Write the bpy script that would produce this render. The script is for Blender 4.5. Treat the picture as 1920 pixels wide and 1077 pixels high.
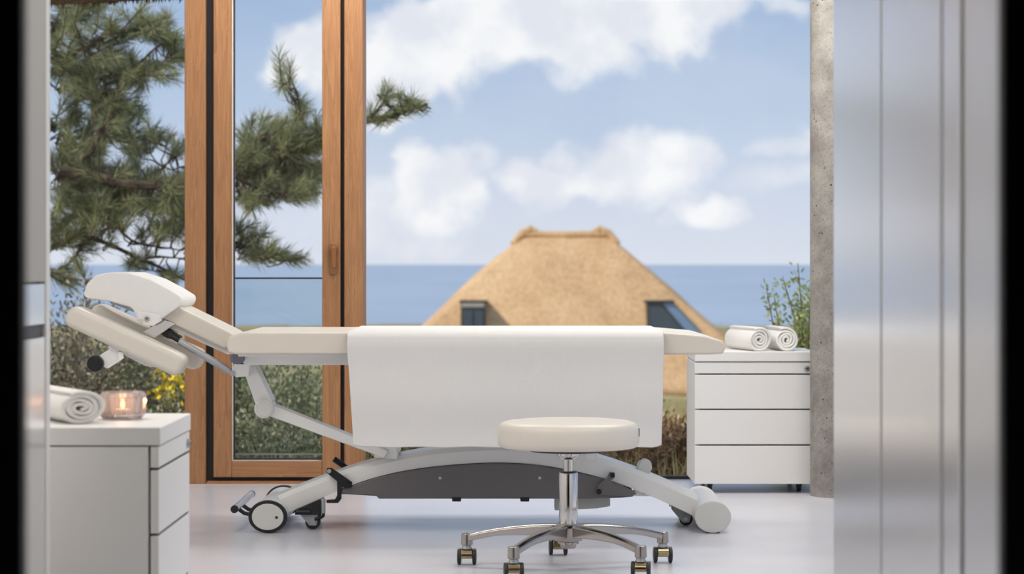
import bpy, bmesh, math, random
import numpy as np
from mathutils import Vector, Matrix

# ------------------------------------------------------------------ scene, camera
for o in list(bpy.data.objects):
    bpy.data.objects.remove(o, do_unlink=True)
scene = bpy.context.scene
COL = scene.collection
F, CX, HY, H = 4500.0, 960.0, 496.0, 0.92      # focal length in pixels (1920 wide), principal x, horizon row, eye height

cam_d = bpy.data.cameras.new('camera')
cam = bpy.data.objects.new('camera', cam_d)
COL.objects.link(cam)
cam.location = (0, 0, H)
cam.rotation_euler = (math.pi / 2, 0, 0)
cam_d.sensor_width = 36
cam_d.lens = F / 1920 * 36
cam_d.shift_y = -(538.5 - HY) / 1920
cam_d.clip_start = 0.05
cam_d.clip_end = 60000
cam_d.dof.use_dof = True
cam_d.dof.focus_distance = 7.9
cam_d.dof.aperture_fstop = 5.0
scene.camera = cam

vs = scene.view_settings
vs.view_transform = 'Standard'
vs.look = 'None'
vs.gamma = 1
vs.use_curve_mapping = False
vs.exposure = 0.0
scene.cycles.caustics_reflective = False
scene.cycles.caustics_refractive = False
scene.cycles.sample_clamp_indirect = 4.0
SKY_STRENGTH = 1.0
SUN_ENERGY = 3.0
FILL_LAMP_W = 20.0


def lin(r, g, b):
    f = lambda c: (c / 12.92 if c <= .04045 else ((c + .055) / 1.055) ** 2.4)
    return (f(r / 255), f(g / 255), f(b / 255), 1)


# ------------------------------------------------------------------ node helper
class NT:
    def __init__(self, tree):
        self.t = tree
        tree.nodes.clear()

    def n(self, typ, **kw):
        nd = self.t.nodes.new(typ)
        ins = kw.pop('ins', {})
        for k, v in kw.items():
            setattr(nd, k, v)
        for k, v in ins.items():
            self.put(nd.inputs[k], v)
        return nd

    def put(self, sock, v):
        if isinstance(v, bpy.types.NodeSocket):
            self.t.links.new(v, sock)
        elif isinstance(v, bpy.types.Node):
            self.t.links.new(v.outputs[0], sock)
        else:
            sock.default_value = v

    def m(self, op, a, b=None, c=None, clamp=False):
        nd = self.t.nodes.new('ShaderNodeMath')
        nd.operation = op
        nd.use_clamp = clamp
        for i, v in enumerate((a, b, c)):
            if v is not None:
                self.put(nd.inputs[i], v)
        return nd.outputs[0]

    def mix(self, fac, a, b):
        nd = self.t.nodes.new('ShaderNodeMix')
        nd.data_type = 'RGBA'
        self.put(nd.inputs[0], fac)
        self.put(nd.inputs[6], a)
        self.put(nd.inputs[7], b)
        return nd.outputs[2]

    def ramp(self, fac, stops, interp='LINEAR'):
        nd = self.t.nodes.new('ShaderNodeValToRGB')
        nd.color_ramp.interpolation = interp
        el = nd.color_ramp.elements
        while len(el) < len(stops):
            el.new(0.5)
        for e, (p, c) in zip(el, stops):
            e.position = p
            e.color = c
        self.put(nd.inputs[0], fac)
        return nd.outputs[0]

    def smooth(self, v, a, b):
        nd = self.t.nodes.new('ShaderNodeMapRange')
        nd.interpolation_type = 'SMOOTHSTEP'
        self.put(nd.inputs[0], v)
        nd.inputs[1].default_value = a
        nd.inputs[2].default_value = b
        return nd.outputs[0]


# ------------------------------------------------------------------ world: hazy coastal sky with clouds
world = bpy.data.worlds.new('sky')
scene.world = world
world.use_nodes = True
w = NT(world.node_tree)
tc = w.n('ShaderNodeTexCoord')
sep = w.n('ShaderNodeSeparateXYZ', ins={0: tc.outputs['Generated']})
dx, dy, dz = sep.outputs[0], sep.outputs[1], sep.outputs[2]
az = w.m('ARCTAN2', dx, dy)
el = w.m('ARCSINE', dz)
base = w.ramp(w.m('DIVIDE', el, 1.5708, clamp=True), [
    (0.0, lin(222, 227, 239)), (0.018, lin(210, 219, 237)), (0.036, lin(188, 206, 231)),
    (0.07, lin(165, 189, 222)), (0.25, lin(130, 168, 214)), (1.0, lin(100, 145, 204))])
nz = w.n('ShaderNodeTexNoise', ins={'Vector': tc.outputs['Generated'], 'Scale': 24.0, 'Detail': 6.0, 'Roughness': 0.5})
sc = w.n('ShaderNodeSeparateColor', ins={0: nz.outputs['Color']})
wu = w.m('MULTIPLY', w.m('SUBTRACT', sc.outputs[0], 0.5), 420.0)
wv = w.m('MULTIPLY', w.m('SUBTRACT', sc.outputs[1], 0.5), 260.0)
u = w.m('ADD', w.m('MULTIPLY_ADD', az, F, CX), wu)          # azimuth / elevation in units of 1/4500 rad
v = w.m('ADD', w.m('MULTIPLY_ADD', el, -F, HY), wv)
dens = None
lowd = None
for (u0, v0, ru, rv, s) in [(900, 75, 330, 105, 1.4), (690, 130, 210, 100, 1.2), (1170, 45, 270, 75, 1.2), (1320, 5, 200, 50, 1.0), (590, 110, 120, 85, 1.1),
                            (800, 340, 115, 95, 1.0), (1205, 310, 150, 105, 1.0), (1070, 355, 190, 62, .9),
                            (1335, 410, 105, 50, .95), (1500, 255, 130, 26, .45), (700, 410, 190, 70, .5), (1480, 330, 160, 60, .4), (500, 260, 130, 40, .35)]:
    a = w.m('DIVIDE', w.m('SUBTRACT', u, float(u0)), float(ru))
    b = w.m('DIVIDE', w.m('SUBTRACT', v, float(v0)), float(rv))
    q = w.m('MULTIPLY', w.m('SUBTRACT', 1.0, w.m('ADD', w.m('MULTIPLY', a, a), w.m('MULTIPLY', b, b)), clamp=True), s)
    dens = q if dens is None else w.m('MAXIMUM', dens, q)
# the same kind of broken cloud all round the rest of the sky
mp = w.n('ShaderNodeMapping', ins={'Vector': tc.outputs['Generated'], 'Scale': (1, 1, 2.2)})
nb = w.n('ShaderNodeTexNoise', ins={'Vector': mp, 'Scale': 5.0, 'Detail': 9.0, 'Roughness': 0.58})
away = w.smooth(w.m('ADD', w.m('ABSOLUTE', az), w.m('ABSOLUTE', w.m('SUBTRACT', el, 0.05))), 0.24, 0.36)
field = w.m('MULTIPLY', w.smooth(nb.outputs[0], 0.46, 0.68), away)
mask = w.m('MAXIMUM', w.smooth(dens, 0.0, 0.8), field)
ns = w.n('ShaderNodeTexNoise', ins={'Vector': tc.outputs['Generated'], 'Scale': 38.0, 'Detail': 5.0})
ccol = w.mix(w.smooth(ns.outputs[0], 0.35, 0.62), lin(233, 235, 244), lin(254, 254, 255))
wisp = w.m('MULTIPLY', w.smooth(nb.outputs[0], 0.42, 0.7), 0.25)
skyc = w.mix(wisp, base, lin(228, 232, 243))
skyc = w.mix(w.m('MULTIPLY', mask, 0.94), skyc, ccol)
bg = w.n('ShaderNodeBackground', ins={'Color': skyc, 'Strength': SKY_STRENGTH})
wo = w.n('ShaderNodeOutputWorld')
w.t.links.new(bg.outputs[0], wo.inputs[0])

sun_d = bpy.data.lights.new('sun', 'SUN')
sun = bpy.data.objects.new('sun', sun_d)
COL.objects.link(sun)
sun_d.energy = SUN_ENERGY
sun_d.angle = math.radians(3)
sun_d.color = (1.0, .95, .87)
sun.rotation_euler = Vector((0.72, 0.42, -0.78)).to_track_quat('-Z', 'Y').to_euler()
sun.location = (-6, -3, 12)

# ------------------------------------------------------------------ materials
MATS = {}


def mat(name, rgb=(200, 200, 200), rough=.5, metal=0., spec=.5, bump=None, vary=None, **extra):
    """bump=(scale, strength, detail); vary=(scale, amount) gentle colour wear"""
    m = bpy.data.materials.new(name)
    m.use_nodes = True
    t = NT(m.node_tree)
    out = t.n('ShaderNodeOutputMaterial')
    p = t.n('ShaderNodeBsdfPrincipled')
    t.t.links.new(p.outputs[0], out.inputs[0])
    c = lin(*rgb)
    p.inputs['Base Color'].default_value = c
    p.inputs['Roughness'].default_value = rough
    p.inputs['Metallic'].default_value = metal
    p.inputs['Specular IOR Level'].default_value = spec
    for k, vv in extra.items():
        p.inputs[k.replace('_', ' ')].default_value = vv
    co = t.n('ShaderNodeTexCoord').outputs['Object']
    if vary:
        nn = t.n('ShaderNodeTexNoise', ins={'Vector': co, 'Scale': vary[0], 'Detail': 4.0})
        d = tuple(x * (1 - vary[1]) for x in c[:3]) + (1,)
        t.put(p.inputs['Base Color'], t.mix(t.smooth(nn.outputs[0], .35, .65), c, d))
    if bump:
        nn = t.n('ShaderNodeTexNoise', ins={'Vector': co, 'Scale': bump[0], 'Detail': bump[2] if len(bump) > 2 else 3.0})
        bb = t.n('ShaderNodeBump', ins={'Height': nn.outputs[0], 'Strength': bump[1], 'Distance': 0.002})
        t.put(p.inputs['Normal'], bb.outputs[0])
    MATS[name] = m
    return m


mat('leather', (222, 214, 201), .42, bump=(260, .08))
mat('seat_leather', (220, 212, 200), .4, bump=(260, .08))
mat('painted_steel', (238, 237, 233), .32)
mat('cap_grey', (206, 205, 199), .4)
mat('white_lacquer', (236, 234, 230), .35)
mat('cabinet_white', (240, 238, 234), .42)
mat('terry', (244, 242, 238), .95, spec=.15, bump=(420, .9, 2), Sheen_Weight=.3)
mat('sheet_cloth', (228, 226, 223), .9, spec=.15, bump=(500, .5, 2))
mat('grey_plastic', (112, 108, 108), .45)
mat('hinge_grey', (112, 114, 124), .45)
mat('black_plastic', (22, 22, 25), .4)
mat('rubber', (24, 24, 27), .6)
mat('black_metal', (30, 31, 35), .35, metal=.3)
mat('chrome', (206, 203, 201), .09, metal=1.0)
mat('polished_alu', (172, 166, 160), .16, metal=1.0)
mat('tinted_chrome', (160, 144, 114), .16, metal=1.0)  # warm tone of the reflections put into the chrome's base colour
mat('pedal_steel', (226, 226, 232), .28, metal=.8)
mat('satin_steel', (176, 178, 182), .3, metal=1.0)
mat('caster_wheel', (38, 38, 40), .5)
mat('caster_grey', (158, 162, 160), .4, metal=.2)
mat('gasket', (26, 25, 29), .5)
mat('wall_paint', (236, 235, 232), .7)
mat('ceiling_paint', (240, 239, 236), .8)
mat('corridor_grey', (226, 228, 231), .35, metal=.2, spec=.8, Coat_Weight=1.0, Coat_Roughness=.22, Coat_IOR=1.7)
mat('gloss_white', (250, 250, 250), .22, metal=.7, spec=.8, Coat_Weight=.6, Coat_Roughness=.18, Coat_IOR=1.6)
mat('gloss_grey', (186, 182, 176), .6)
mat('black_paint', (9, 9, 10), .55)
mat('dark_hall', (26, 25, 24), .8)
mat('wax', (240, 226, 214), .5)
mat('handle_bronze', (150, 104, 66), .38, metal=.35)
mat('dark_strip', (70, 69, 68), .5)
mat('house_wall', (196, 182, 160), .8)
mat('dark_frame', (64, 62, 64), .5)
mat('bark', (96, 78, 64), .9, bump=(60, .8), vary=(30, .4))
mat('stem_brown', (104, 84, 64), .9)
mat('flower_yellow', (236, 208, 36), .7)
mat('eave_straw', (120, 90, 62), .9, vary=(40, .5))
mat('deck_edge', (150, 146, 140), .7)


def make_floor():
    m = mat('floor_epoxy', (214, 213, 214), .2)
    t = NT.__new__(NT); t.t = m.node_tree
    p = [n for n in t.t.nodes if n.type == 'BSDF_PRINCIPLED'][0]
    co = t.n('ShaderNodeTexCoord').outputs['Object']
    n1 = t.n('ShaderNodeTexNoise', ins={'Vector': co, 'Scale': 2.2, 'Detail': 5.0})
    t.put(p.inputs['Base Color'], t.mix(t.smooth(n1.outputs[0], .3, .7), lin(212, 211, 218), lin(218, 217, 223)))
    p.inputs['Roughness'].default_value = .26


make_floor()


def make_wood(name, axis):
    m = mat(name, (190, 132, 82), .5)
    t = NT.__new__(NT); t.t = m.node_tree
    p = [n for n in t.t.nodes if n.type == 'BSDF_PRINCIPLED'][0]
    co = t.n('ShaderNodeTexCoord').outputs['Object']
    s = [14.0, 14.0, 14.0]; s[axis] = .9
    mp_ = t.n('ShaderNodeMapping', ins={'Vector': co, 'Scale': s})
    n1 = t.n('ShaderNodeTexNoise', ins={'Vector': mp_, 'Scale': 1.6, 'Detail': 6.0, 'Roughness': .6, 'Distortion': .6})
    s2 = [160.0, 160.0, 160.0]; s2[axis] = 5.0
    mp2 = t.n('ShaderNodeMapping', ins={'Vector': co, 'Scale': s2})
    n2 = t.n('ShaderNodeTexNoise', ins={'Vector': mp2, 'Scale': 1.0, 'Detail': 3.0})
    band = t.m('FRACT', t.m('MULTIPLY', n1.outputs[0], 7.0))
    f_ = t.m('MULTIPLY_ADD', n2.outputs[0], .68, t.m('MULTIPLY', band, .32))
    c = t.ramp(f_, [(.15, lin(140, 96, 60)), (.5, lin(164, 116, 76)), (.85, lin(182, 135, 92))])
    t.put(p.inputs['Base Color'], c)
    t.put(p.inputs['Normal'], t.n('ShaderNodeBump', ins={'Height': n2.outputs[0], 'Strength': .25, 'Distance': .001}).outputs[0])


make_wood('oak_upright', 2)
make_wood('oak_level', 0)


def make_concrete():
    m = mat('concrete', (150, 145, 138), .85)
    t = NT.__new__(NT); t.t = m.node_tree
    p = [n for n in t.t.nodes if n.type == 'BSDF_PRINCIPLED'][0]
    co = t.n('ShaderNodeTexCoord').outputs['Object']
    n1 = t.n('ShaderNodeTexNoise', ins={'Vector': co, 'Scale': 9.0, 'Detail': 8.0, 'Roughness': .7})
    n2 = t.n('ShaderNodeTexNoise', ins={'Vector': co, 'Scale': 130.0, 'Detail': 2.0})
    vo = t.n('ShaderNodeTexVoronoi', ins={'Vector': co, 'Scale': 42.0, 'Randomness': 1.0})
    n4 = t.n('ShaderNodeTexNoise', ins={'Vector': co, 'Scale': 14.0})
    pit = t.m('MULTIPLY', t.smooth(vo.outputs['Distance'], .2, .1), t.smooth(n4.outputs[0], .48, .6))
    c = t.mix(t.smooth(n1.outputs[0], .3, .7), lin(132, 127, 121), lin(168, 163, 156))
    c = t.mix(t.m('MULTIPLY', t.smooth(n2.outputs[0], .5, .72), .45), c, lin(96, 92, 88))
    c = t.mix(pit, c, lin(58, 54, 50))
    t.put(p.inputs['Base Color'], c)
    hgt = t.m('SUBTRACT', t.m('MULTIPLY', n2.outputs[0], .3), pit)
    t.put(p.inputs['Normal'], t.n('ShaderNodeBump', ins={'Height': hgt, 'Strength': .6, 'Distance': .004}).outputs[0])


make_concrete()


def make_thatch():
    m = mat('thatch', (205, 166, 118), .95, spec=.1)
    t = NT.__new__(NT); t.t = m.node_tree
    p = [n for n in t.t.nodes if n.type == 'BSDF_PRINCIPLED'][0]
    co = t.n('ShaderNodeTexCoord').outputs['Object']
    n1 = t.n('ShaderNodeTexNoise', ins={'Vector': co, 'Scale': .8, 'Detail': 6.0, 'Roughness': .6})
    mp_ = t.n('ShaderNodeMapping', ins={'Vector': co, 'Scale': (6, 6, 1.5)})
    n2 = t.n('ShaderNodeTexNoise', ins={'Vector': mp_, 'Scale': 2.0, 'Detail': 5.0})
    f_ = t.m('MULTIPLY_ADD', n2.outputs[0], .5, t.m('MULTIPLY', n1.outputs[0], .5))
    t.put(p.inputs['Base Color'], t.ramp(f_, [(.32, lin(184, 146, 106)), (.5, lin(214, 174, 130)), (.68, lin(234, 198, 154))]))
    t.put(p.inputs['Normal'], t.n('ShaderNodeBump', ins={'Height': n2.outputs[0], 'Strength': .5, 'Distance': .05}).outputs[0])


make_thatch()


def make_sea():
    m = mat('sea_water', (110, 150, 185), .35, spec=.4)
    t = NT.__new__(NT); t.t = m.node_tree
    p = [n for n in t.t.nodes if n.type == 'BSDF_PRINCIPLED'][0]
    co = t.n('ShaderNodeTexCoord').outputs['Object']
    mp_ = t.n('ShaderNodeMapping', ins={'Vector': co, 'Scale': (.02, .004, 1)})
    n1 = t.n('ShaderNodeTexNoise', ins={'Vector': mp_, 'Scale': 1.0, 'Detail': 5.0})
    t.put(p.inputs['Base Color'], t.mix(t.smooth(n1.outputs[0], .3, .7), lin(150, 165, 182), lin(164, 177, 192)))
    mp2 = t.n('ShaderNodeMapping', ins={'Vector': co, 'Scale': (.3, .12, 1)})
    n2 = t.n('ShaderNodeTexNoise', ins={'Vector': mp2, 'Scale': 1.0, 'Detail': 4.0})
    t.put(p.inputs['Normal'], t.n('ShaderNodeBump', ins={'Height': n2.outputs[0], 'Strength': .6, 'Distance': .6}).outputs[0])


make_sea()


def make_ground():
    m = mat('dune_ground', (170, 150, 110), .95, spec=.1)
    t = NT.__new__(NT); t.t = m.node_tree
    p = [n for n in t.t.nodes if n.type == 'BSDF_PRINCIPLED'][0]
    co = t.n('ShaderNodeTexCoord').outputs['Object']
    n1 = t.n('ShaderNodeTexNoise', ins={'Vector': co, 'Scale': .35, 'Detail': 8.0, 'Roughness': .65})
    n2 = t.n('ShaderNodeTexNoise', ins={'Vector': co, 'Scale': 3.0, 'Detail': 6.0})
    f_ = t.m('MULTIPLY_ADD', n2.outputs[0], .4, t.m('MULTIPLY', n1.outputs[0], .6))
    t.put(p.inputs['Base Color'], t.ramp(f_, [(.3, lin(92, 98, 62)), (.45, lin(140, 130, 88)), (.6, lin(196, 172, 122)), (.75, lin(214, 196, 152))]))


make_ground()


def leafmat(name, stops, rough=.6, trans=.25):
    m = bpy.data.materials.new(name)
    m.use_nodes = True
    t = NT(m.node_tree)
    out = t.n('ShaderNodeOutputMaterial')
    g = t.n('ShaderNodeNewGeometry')
    c = t.ramp(g.outputs['Random Per Island'], stops)
    p = t.n('ShaderNodeBsdfPrincipled', ins={'Base Color': c, 'Roughness': rough, 'Specular IOR Level': .3})
    tr = t.n('ShaderNodeBsdfTranslucent', ins={'Color': c})
    mx = t.n('ShaderNodeMixShader', ins={0: trans, 1: p.outputs[0], 2: tr.outputs[0]})
    t.t.links.new(mx.outputs[0], out.inputs[0])
    MATS[name] = m


leafmat('needles', [(0, lin(106, 116, 78)), (.5, lin(154, 161, 112)), (.85, lin(194, 192, 146)), (1, lin(208, 190, 148))], trans=.4)
leafmat('scrub_leaf', [(0, lin(90, 100, 68)), (.5, lin(146, 152, 110)), (.8, lin(192, 190, 152)), (1, lin(222, 210, 184))], trans=.35)
leafmat('grey_scrub', [(0, lin(110, 104, 86)), (.5, lin(164, 156, 132)), (1, lin(206, 196, 172))], trans=.35)
leafmat('dry_leaf', [(0, lin(112, 82, 60)), (.5, lin(166, 130, 92)), (1, lin(218, 190, 146))])
leafmat('fresh_leaf', [(0, lin(138, 154, 96)), (.6, lin(180, 192, 128)), (1, lin(212, 214, 160))], trans=.4)
leafmat('grass_blade', [(0, lin(132, 124, 76)), (.5, lin(186, 168, 112)), (1, lin(220, 202, 150))])


def glassmat(name, tint=(.97, .985, .98, 1), ior=1.45, rough=0.0):
    m = bpy.data.materials.new(name)
    m.use_nodes = True
    t = NT(m.node_tree)
    out = t.n('ShaderNodeOutputMaterial')
    fr = t.n('ShaderNodeFresnel', ins={'IOR': ior})
    a = t.n('ShaderNodeBsdfTransparent', ins={'Color': tint})
    b = t.n('ShaderNodeBsdfGlossy', ins={'Roughness': rough})
    mx = t.n('ShaderNodeMixShader', ins={0: fr.outputs[0], 1: a.outputs[0], 2: b.outputs[0]})
    t.t.links.new(mx.outputs[0], out.inputs[0])
    MATS[name] = m


glassmat('window_glass', tint=(.985, .99, .988, 1), ior=1.2)
glassmat('balustrade_glass', (.93, .96, .95, 1), ior=1.35)
def candleglass():
    m = bpy.data.materials.new('candle_glass')
    m.use_nodes = True
    t = NT(m.node_tree)
    out = t.n('ShaderNodeOutputMaterial')
    fr = t.n('ShaderNodeFresnel', ins={'IOR': 1.6})
    a = t.n('ShaderNodeBsdfTransparent', ins={'Color': (.97, .93, .93, 1)})
    b = t.n('ShaderNodeBsdfGlossy', ins={'Roughness': .12})
    c = t.n('ShaderNodeBsdfTranslucent', ins={'Color': (.95, .88, .88, 1)})
    d = t.n('ShaderNodeBsdfDiffuse', ins={'Color': (.9, .88, .9, 1)})
    m0 = t.n('ShaderNodeMixShader', ins={0: .5, 1: c.outputs[0], 2: d.outputs[0]})
    m1 = t.n('ShaderNodeMixShader', ins={0: .38, 1: a.outputs[0], 2: m0.outputs[0]})
    m2 = t.n('ShaderNodeMixShader', ins={0: fr.outputs[0], 1: m1.outputs[0], 2: b.outputs[0]})
    t.t.links.new(m2.outputs[0], out.inputs[0])
    MATS['candle_glass'] = m


candleglass()
mat('house_glass', (70, 84, 98), .12, spec=.8)
mat('house_glass_sky', (120, 150, 185), .1, spec=1.0)  # blue of the reflected sky put into the pane's base colour


def emitmat(name, rgb, s):
    m = bpy.data.materials.new(name)
    m.use_nodes = True
    t = NT(m.node_tree)
    out = t.n('ShaderNodeOutputMaterial')
    e = t.n('ShaderNodeEmission', ins={'Color': lin(*rgb), 'Strength': s})
    t.t.links.new(e.outputs[0], out.inputs[0])
    MATS[name] = m


emitmat('flame', (255, 190, 120), 9.0)
emitmat('fill_diffuser', (255, 250, 244), 3.0)  # glow of the added ceiling panels


# ------------------------------------------------------------------ geometry helpers
OFF = {}


def XZ(px, py, Y):
    return ((px - CX) / F * Y, H - (py - HY) / F * Y)


def PT(px, py, Y):
    x, z = XZ(px, py, Y)
    return Vector((x, Y, z))


def link(me, name, material, parent=None, smooth=True, bevel=None, seg=3, angle=35, solid=None, world_off=None):
    me.materials.append(MATS[material])
    if smooth:
        me.polygons.foreach_set('use_smooth', [True] * len(me.polygons))
        try:
            me.set_sharp_from_angle(angle=math.radians(180 if (bevel and bevel >= .018 and seg > 2) else angle))
        except Exception:
            pass
    o = bpy.data.objects.new(name, me)
    COL.objects.link(o)
    if parent is not None:
        o.parent = parent
        off = OFF.get(parent.name, Vector((0, 0, 0)))
        OFF[o.name] = off
        if off.length > 0:
            me.transform(Matrix.Translation(-off))
    if solid:
        md = o.modifiers.new('thick', 'SOLIDIFY'); md.thickness = solid; md.offset = 0
    if bevel:
        md = o.modifiers.new('bevel', 'BEVEL')
        md.width = bevel; md.segments = seg; md.limit_method = 'ANGLE'; md.angle_limit = math.radians(50)
        md.harden_normals = smooth and seg > 1
    return o


def fin(bm, name, material, parent=None, **kw):
    bmesh.ops.recalc_face_normals(bm, faces=bm.faces)
    me = bpy.data.meshes.new(name)
    bm.to_mesh(me)
    bm.free()
    return link(me, name, material, parent, **kw)


def thing(name, label, cat, loc=(0, 0, 0), group=None, local=False):
    o = bpy.data.objects.new(name, None)
    o.empty_display_size = .1
    COL.objects.link(o)
    o.location = loc
    o['label'] = label
    o['category'] = cat
    if group:
        o['group'] = group
    OFF[o.name] = Vector((0, 0, 0)) if local else Vector(loc)
    return o


def tag(o, label, cat, group=None):
    o['label'] = label
    o['category'] = cat
    if group:
        o['group'] = group
    return o


def struct(o, label=None):
    o['kind'] = 'structure'
    if label:
        o['label'] = label
    return o


def box(bm, x0, x1, y0, y1, z0, z1):
    vs_ = [bm.verts.new(p) for p in ((x0, y0, z0), (x1, y0, z0), (x1, y1, z0), (x0, y1, z0),
                                     (x0, y0, z1), (x1, y0, z1), (x1, y1, z1), (x0, y1, z1))]
    for f_ in ((0, 3, 2, 1), (4, 5, 6, 7), (0, 1, 5, 4), (1, 2, 6, 5), (2, 3, 7, 6), (3, 0, 4, 7)):
        bm.faces.new([vs_[i] for i in f_])


def mkbox(name, material, parent, x0, x1, y0, y1, z0, z1, **kw):
    bm = bmesh.new()
    box(bm, x0, x1, y0, y1, z0, z1)
    return fin(bm, name, material, parent, **kw)


def tube(bm, pts, radii, n=10, caps=True, squash=None):
    """tube through points with a radius per point"""
    pts = [Vector(p) for p in pts]
    if not isinstance(radii, (list, tuple)):
        radii = [radii] * len(pts)
    rings = []
    prev = None
    for i, p in enumerate(pts):
        d = (pts[min(i + 1, len(pts) - 1)] - pts[max(i - 1, 0)]).normalized()
        if prev is None:
            a = d.cross(Vector((0, 0, 1)))
            if a.length < 1e-3:
                a = d.cross(Vector((1, 0, 0)))
            a.normalize()
        else:
            a = (prev - d * prev.dot(d)).normalized()
        prev = a
        b = d.cross(a).normalized()
        rings.append([bm.verts.new(p + (a * math.cos(t) + b * math.sin(t)) * radii[i])
                      for t in [2 * math.pi * k / n for k in range(n)]])
    for i in range(len(rings) - 1):
        for k in range(n):
            bm.faces.new((rings[i][k], rings[i][(k + 1) % n], rings[i + 1][(k + 1) % n], rings[i + 1][k]))
    if caps:
        bm.faces.new(rings[0][::-1])
        bm.faces.new(rings[-1])


def lathe(bm, prof, cx, cy, n=40, axis='Z', origin=None):
    """prof: list of (r, h). axis Z at (cx, cy); axis Y uses origin (x, z) and h along Y"""
    rings = []
    for (r, h) in prof:
        ring = []
        for k in range(n):
            t = 2 * math.pi * k / n
            if axis == 'Z':
                ring.append(bm.verts.new((cx + r * math.cos(t), cy + r * math.sin(t), h)))
            elif axis == 'Y':
                ring.append(bm.verts.new((cx + r * math.cos(t), h, cy + r * math.sin(t))))
            else:
                ring.append(bm.verts.new((h, cx + r * math.cos(t), cy + r * math.sin(t))))
        rings.append(ring)
    for i in range(len(rings) - 1):
        for k in range(n):
            bm.faces.new((rings[i][k], rings[i][(k + 1) % n], rings[i + 1][(k + 1) % n], rings[i + 1][k]))
    bm.faces.new(rings[0][::-1])
    bm.faces.new(rings[-1])


def rpoly(pts, r, seg=6):
    """polygon with rounded corners; r scalar or a list"""
    out = []
    n = len(pts)
    for i in range(n):
        p0, p, p1 = Vector(pts[i - 1]), Vector(pts[i]), Vector(pts[(i + 1) % n])
        rr = r[i] if isinstance(r, (list, tuple)) else r
        a = (p0 - p); b = (p1 - p)
        la, lb = a.length, b.length
        a.normalize(); b.normalize()
        ang = a.angle(b)
        t = min(rr / math.tan(ang / 2), la * .49, lb * .49) if rr > 0 else 0
        if t < 1e-5:
            out.append(tuple(p)); continue
        s, e = p + a * t, p + b * t
        for k in range(seg + 1):
            q = k / seg
            out.append(tuple(s * (1 - q) ** 2 + p * 2 * q * (1 - q) + e * q ** 2))
    return out


def prism(bm, poly, y0, y1, axis='Y'):
    if axis == 'Y':
        f_ = lambda p, y: (p[0], y, p[1])
    else:
        f_ = lambda p, y: (y, p[0], p[1])
    a = [bm.verts.new(f_(p, y0)) for p in poly]
    b = [bm.verts.new(f_(p, y1)) for p in poly]
    n = len(poly)
    for i in range(n):
        bm.faces.new((a[i], a[(i + 1) % n], b[(i + 1) % n], b[i]))
    bm.faces.new(a)
    bm.faces.new(b[::-1])


def pxprism(name, material, parent, pts, y0, y1, r=0, yref=None, **kw):
    """side outline given as photo pixels seen at depth yref, extruded from y0 to y1"""
    yr = y0 if yref is None else yref
    poly = [XZ(a, b, yr) for a, b in pts]
    if r:
        poly = rpoly(poly, r)
    bm = bmesh.new()
    prism(bm, poly, y0, y1)
    return fin(bm, name, material, parent, **kw)


def band(bm, top, bot, y0, y1):
    n = len(top)
    A = [[bm.verts.new((p[0], y, p[1])) for p in row] for row in (top, bot) for y in (y0, y1)]
    tf, tb, bf, bb = A
    for i in range(n - 1):
        bm.faces.new((tf[i], tf[i + 1], bf[i + 1], bf[i]))
        bm.faces.new((tb[i], bb[i], bb[i + 1], tb[i + 1]))
        bm.faces.new((tf[i], tb[i], tb[i + 1], tf[i + 1]))
        bm.faces.new((bf[i], bf[i + 1], bb[i + 1], bb[i]))
    bm.faces.new((tf[0], bf[0], bb[0], tb[0]))
    bm.faces.new((tf[-1], tb[-1], bb[-1], bf[-1]))


def ecyl(bm, cx, cz, a, b, y0, y1, n=48):
    prism(bm, [(cx + a * math.cos(2 * math.pi * k / n), cz + b * math.sin(2 * math.pi * k / n)) for k in range(n)], y0, y1)


def cap_disc(name, material, parent, px, py, rpx, y0, y1, bevel=None, n=28, yref=None):
    yr = y0 if yref is None else yref
    x, z = XZ(px, py, yr)
    r = rpx / F * yr
    bm = bmesh.new()
    ecyl(bm, x, z, r, r, y0, y1, n)
    return fin(bm, name, material, parent, bevel=bevel, seg=2)


def rod(name, material, parent, pts, r, n=12):
    bm = bmesh.new()
    tube(bm, pts, r, n)
    return fin(bm, name, material, parent, angle=50)


# ------------------------------------------------------------------ the setting
RX0, RX1, RY0, RY1, CEIL = -2.5, 2.4, 5.0, 10.3, 2.6
struct(mkbox('floor', 'floor_epoxy', None, -2.6, 2.5, -1.6, 10.31, -.12, 0))
struct(mkbox('ceiling', 'ceiling_paint', None, -2.6, 2.5, -1.6, 10.4, CEIL, CEIL + .2))
struct(mkbox('wall_left', 'wall_paint', None, RX0 - .1, RX0, RY0 - .1, 10.4, 0, CEIL))
struct(mkbox('wall_right', 'wall_paint', None, RX1, RX1 + .1, RY0 - .1, 5.4, 0, CEIL))
struct(mkbox('wall_right_corner', 'wall_paint', None, RX1, RX1 + .1, 9.9, 10.4, 0, CEIL))
w3 = mkbox('window_added', 'oak_level', None, RX1, RX1 + .1, 5.4, 9.9, 2.45, CEIL)  # unseen window added to bring more daylight into the room
struct(w3, 'side window added for daylight, out of view on the right')
mkbox('window_pane', 'window_glass', w3, RX1 + .04, RX1 + .055, 5.4, 9.9, .03, 2.45)
mkbox('window_sill', 'oak_level', w3, RX1, RX1 + .1, 5.4, 9.9, 0, .03)
struct(mkbox('wall_room_left', 'wall_paint', None, RX0, -1.56, RY0 - .1, RY0, 0, CEIL))
struct(mkbox('wall_room_right', 'wall_paint', None, 1.27, RX1, RY0 - .1, RY0, 0, CEIL))
struct(mkbox('wall_light_baffle', 'wall_paint', None, -1.56, 1.27, RY0 - .1, RY0, CEIL - .55, CEIL))  # unseen header added to block lamp reflections and spill
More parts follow.
